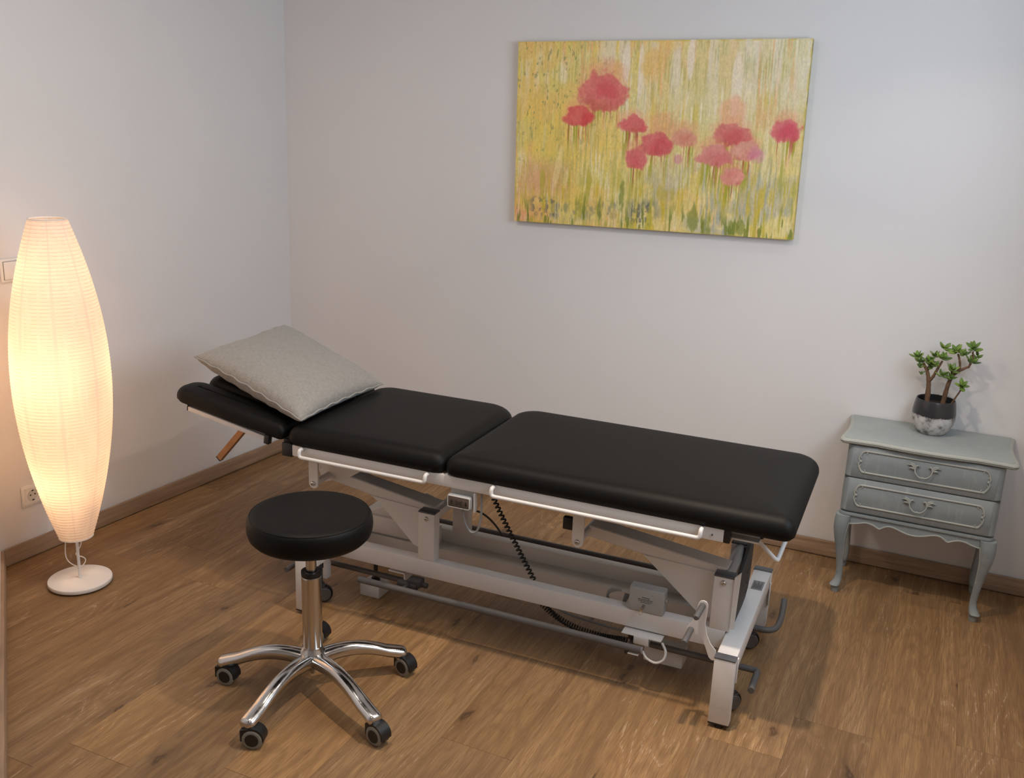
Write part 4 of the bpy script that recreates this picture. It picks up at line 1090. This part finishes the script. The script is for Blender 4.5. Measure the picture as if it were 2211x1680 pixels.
# drawers
def bead_path(x0, x1, z0, z1):
    """panel moulding: straight beads with notched, scrolled ends"""
    e = .020
    return [(x0+e, z1), (x1-e, z1), (x1-e*.45, z1-.004), (x1-.002, z1-.016), (x1+.001, (z0+z1)/2+.008), (x1-.003, (z0+z1)/2), (x1+.001, (z0+z1)/2-.008), (x1-.002, z0+.016), (x1-e*.45, z0+.004), (x1-e, z0),
            (x0+e, z0), (x0+e*.45, z0+.004), (x0+.002, z0+.016), (x0-.001, (z0+z1)/2-.008), (x0+.003, (z0+z1)/2), (x0-.001, (z0+z1)/2+.008), (x0+.002, z1-.016), (x0+e*.45, z1-.004)]
for z0, z1, pz0, pz1, hz in ((.4165, .5235, .437, .509, .473), (.2985, .4125, .321, .393, .357)):
    outl = lambda y, i: rrect(XL+.002+i, XR-.002-i, y, -.268, .021)
    dr = obj('drawer', bulge_loft([(outl(-.2880, .0015), z0), (outl(-.2895, 0), z0+.002), (outl(-.2895, 0), z1-.002), (outl(-.2880, .0015), z1)]), M_chalk, ch)
    bp = bead_path(-.176, .206, pz0, pz1)
    obj('panel_moulding', tube([(x, -.2905, z) for x, z in bp], .0030, 8, closed=True), M_cream, dr)
    bp2 = [(x*.985+.0003, z*.985+.015*(pz0+pz1)/2) for x, z in bp]
    # scroll ornaments at the four panel corners
    for sx in (-1, 1):
        bm = NB()
        for sz in (-1, 1):
            ox = cxm+sx*.176; oz = (pz0+pz1)/2+sz*.031
            pts = []
            for k in range(15):
                a = k/14*4.2; r = .0082*(1-.6*k/14); pts.append((ox+sx*(r*math.cos(a)-.002), -.2915, oz+sz*(r*math.sin(a)-.001)))
            add_tube(bm, pts, lambda t: .0024*(1-.4*t), 6)
            add_tube(bm, [(ox+sx*.008, -.2912, oz-sz*.004), (ox+sx*.012, -.2916, oz-sz*.012), (ox+sx*.009, -.2912, oz-sz*.020)], .0020, 6)
        oz = (pz0+pz1)/2
        add_lathe(bm, [(0, -.004), (.0035, -.002), (.004, .0), (.0035, .002), (0, .004)], 10, (cxm+sx*.186, -.2912, oz), 'Z')
        obj('scroll_ornament', bm, M_cream, dr)['kind'] = 'stuff'
    # bail handle with leafy ends
    bm = NB(); hc_ = cxm+.001
    pts = [(hc_-.026, -.2985, hz+.010), (hc_-.023, -.301, hz-.004), (hc_-.014, -.302, hz-.015), (hc_-.005, -.3025, hz-.0185), (hc_, -.303, hz-.0175), (hc_+.005, -.3025, hz-.0185), (hc_+.014, -.302, hz-.015), (hc_+.023, -.301, hz-.004), (hc_+.026, -.2985, hz+.010)]
    add_tube(bm, smooth_path(pts, 5), lambda t: .0019+.0012*math.exp(-((t-.5)/.06)**2), 8)
    for sx in (-1, 1):
        for (x0_, z0_), (x1_, z1_), (x2_, z2_) in (((.026, .008), (.037, .018), (.050, .016)), ((.026, .010), (.030, .020), (.044, .023)), ((.026, .008), (.020, .018), (.012, .014)), ((.028, .006), (.036, .008), (.044, .004))):
            add_tube(bm, smooth_path([(hc_+sx*x0_, -.2935, hz+z0_), (hc_+sx*x1_, -.2955, hz+z1_), (hc_+sx*x2_, -.2925, hz+z2_)], 5), lambda t: .0032*(1-t)**.7+.0007, 7)
        add_lathe(bm, [(0, -.004), (.004, -.003), (.005, 0), (.004, .003), (0, .004)], 12, (hc_+sx*.026, -.294, hz+.009), 'Y')
    obj('handle', bm, M_cream, dr)
obj('drawer_joint', box((XL+.004, -.2872, .4120), (XR-.004, -.27, .4170), 0), M_groove, ch)
# scalloped apron
def apron_z(t):            # t in [-1,1]
    a = abs(t)
    if a < .52: return .2505+.0155*math.sin(math.pi*(a/.52)**1.9)
    if a < .86: return .2495+.0140*math.sin(math.pi*(a-.52)/.34*.82)
    return .2495+.0140*math.sin(math.pi*.82)+(-.006)*(a-.86)/.14
xs = np.linspace(-.178, .209, 61); tt = np.linspace(-1, 1, 61)
low = [(float(x), apron_z(float(t))) for x, t in zip(xs, tt)]
obj('apron', prism(low+[(.209, .2815), (-.178, .2815)], -.284, -.270, 'XZ'), M_chalk, ch)
obj('apron_bead', tube([(x, -.2845, z+.0015) for x, z in low], .0026, 8), M_cream, ch)
for sx, xx in ((-1, XL+.008), (1, XR-.016)):
    obj('side_apron', box((xx, -.27, .255), (xx+.008, -.045, .2815), .001), M_chalk, ch)
# cabriole legs: stations of (outward x, y, z, half width)
def cabriole(x, y, sx, sy):
    # x,y = centre at knee top; sx, sy outward signs
    st = [(.000, .000, .2815, .0245), (.003, .003, .262, .0240), (.0045, .0045, .235, .0225), (.0035, .0035, .205, .0190), (.0, .0, .170, .0150), (-.004, -.004, .130, .0122), (-.0075, -.0075, .095, .0108), (-.0095, -.0095, .065, .0105), (-.008, -.008, .044, .0120), (-.003, -.003, .030, .0150), (-.0005, -.0005, .0245, .0165), (-.003, -.003, .0225, .0135), (-.003, -.003, .010, .0125), (-.003, -.003, 0.0, .0112)]
    bm = NB(); rings = []; sec = 16
    for dx, dy, z, h in st:
        cx_, cy_ = x+sx*dx, y+sy*dy; ring = []
        for k in range(sec):
            a = 2*math.pi*k/sec; c, s = math.cos(a), math.sin(a); q = (abs(c)**3+abs(s)**3)**(-1/3)
            ring.append(bm.verts.new((cx_+c*q*h, cy_+s*q*h, z)))
        rings.append(ring)
    for A, B in zip(rings, rings[1:]):
        for k in range(sec): bm.faces.new((A[k], A[(k+1) % sec], B[(k+1) % sec], B[k]))
    bm.faces.new(rings[0][::-1]); bm.faces.new(rings[-1])
    return bm
for x, y, sx, sy in ((-.1995, -.2740, -1, -1), (.2305, -.2740, 1, -1), (-.1995, -.0520, -1, 0), (.2305, -.0520, 1, 0)):
    lg = obj('leg', cabriole(x, y, sx, sy), M_chalk, ch, angle=70)
    if sy:
        pts = [(-sx*.020+x, -.2885, .258), (x-sx*.0165, -.290, .238), (x-sx*.0130, -.290, .205), (x-sx*.0130, -.284, .170), (x-sx*.0140, -.279, .130)]
        obj('leg_bead', tube(smooth_path(pts, 5), .0017, 6), M_cream, lg)

# ------------------------------------------------------------------ jade plant in its pot
TZ = .5457
pc = nB*wB + dB*.020 - nB*.086
plant = thing('potted_jade_plant', 'small jade plant in a two-tone grey pot on the chest', 'potted plant', (pc.x, pc.y, TZ), thB)
pot = obj('pot', lathe([(0, 0), (.038, 0), (.043, .003), (.054, .018), (.0635, .038), (.0670, .056), (.0665, .076), (.0635, .097), (.0605, .112), (.0592, .1155), (.0575, .1160), (.0560, .1140), (.0565, .105), (.060, .080), (.0, .080)], 64), M_pot, plant)
# glaze boundary is set by height in the pot's own frame
obj('soil', lathe([(0, .0985), (.03, .0990), (.0575, .0965), (.0575, .085), (0, .085)], 40), M_soil, plant)
def PZ(s, z, dpt=0.0): return Vector((s-.020, dpt, z-TZ))
stems = [([PZ(-.006, .632), PZ(-.008, .690), PZ(-.012, .722, -.002), PZ(-.021, .752, -.004), PZ(-.036, .776, -.006)], .0088, .0042),
         ([PZ(-.010, .716), PZ(.000, .734, -.006), PZ(.010, .763, -.008), PZ(.020, .790, -.006)], .0056, .0034),
         ([PZ(-.020, .748, -.003), PZ(-.014, .775, .008), PZ(-.006, .792, .012)], .0042, .003),
         ([PZ(.040, .632, .004), PZ(.045, .685, .004), PZ(.050, .722, .002), PZ(.061, .750, 0), PZ(.080, .768, -.002), PZ(.101, .782, -.004)], .0080, .0036),
         ([PZ(.066, .756, 0), PZ(.074, .775, .004), PZ(.068, .802, .008), PZ(.062, .816, .010)], .0042, .003),
         ([PZ(.055, .740, .0), PZ(.052, .760, -.012), PZ(.050, .770, -.018)], .0035, .0025),
         ([PZ(.100, .782, -.004), PZ(.106, .808, -.002), PZ(.104, .832, .0)], .0036, .0026),
         ([PZ(.062, .640, -.012), PZ(.074, .674, -.018), PZ(.086, .704, -.024), PZ(.089, .720, -.026)], .0032, .0022)]
for pts, r0, r1 in stems:
    obj('stem', tube(smooth_path(pts, 5), lambda t, a=r0, b=r1: a+(b-a)*t+.0005*math.sin(t*40), 10), M_stem, plant)
# one leaf mesh, shared
lb = NB(); Ln, Wd = 1.0, .54; nu, nvv = 8, 10; rings = []
for i in range(nu+1):
    t = i/nu; wv = Wd*.5*math.sin(math.pi*(t**.82))**.75 if 0 < t < 1 else .02; th_ = .10*math.sin(math.pi*t)**.6+.015
    ring = []
    for k in range(nvv):
        a = 2*math.pi*k/nvv; ring.append(lb.verts.new((t, wv*math.cos(a), th_*math.sin(a)*.9+.16*t*t+.10*(math.cos(a)**2)*wv*2)))
    rings.append(ring)
for A, B in zip(rings, rings[1:]):
    for k in range(nvv): lb.faces.new((A[k], A[(k+1) % nvv], B[(k+1) % nvv], B[k]))
lb.faces.new(rings[0][::-1]); lb.faces.new(rings[-1])
for f in lb.faces: f.smooth = True
lm = bpy.data.meshes.new('leaf'); bmesh.ops.recalc_face_normals(lb, faces=lb.faces); lb.to_mesh(lm); lb.free(); lm.materials.append(M_leaf)
ros = [(-.055, .794, -.004, .024, 7, 0), (-.043, .776, .010, .020, 6, 1), (-.019, .782, -.010, .024, 8, 0), (-.002, .800, .010, .023, 7, 0), (.020, .800, -.006, .022, 7, 0), (.022, .830, .006, .024, 6, 0), (.058, .824, .010, .025, 8, 0),
       (.078, .818, .0, .022, 6, 0), (.104, .842, .0, .026, 7, 0), (.106, .800, -.004, .026, 8, 0), (.052, .768, -.018, .025, 8, 0), (.027, .745, -.014, .024, 7, 0), (.050, .742, -.020, .022, 6, 0),
       (.088, .722, -.026, .024, 8, 0), (-.042, .765, -.012, .019, 5, 0), (-.036, .742, -.006, .015, 3, 0), (-.008, .765, .004, .020, 6, 0), (.118, .818, .004, .020, 5, 0), (.004, .776, -.014, .02, 5, 0)]
lr = random.Random(21)
for s, z, dp, sz, n, _ in ros:
    c = PZ(s, z, dp); ax = Vector((lr.uniform(-.35, .35), lr.uniform(-.55, .15), 1)).normalized(); ph = lr.uniform(0, 6)
    bx = ax.orthogonal().normalized(); by = ax.cross(bx)
    for k in range(n):
        a = ph+k*2.399; el = .15+.75*(k/n); d = (bx*math.cos(a)+by*math.sin(a))*math.cos(el)+ax*math.sin(el)
        sc = sz*(1.30-.45*k/n)*lr.uniform(.88, 1.1)
        yv = ax.cross(d).normalized(); zv = d.cross(yv).normalized()
        o = bpy.data.objects.new('leaf', lm); COL.objects.link(o); o.parent = plant
        pos = c-ax*.004+ax*(.010*k/n-.002)
        o.matrix_local = Matrix(((d.x*sc, yv.x*sc, zv.x*sc, pos.x), (d.y*sc, yv.y*sc, zv.y*sc, pos.y), (d.z*sc, yv.z*sc, zv.z*sc, pos.z), (0, 0, 0, 1)))
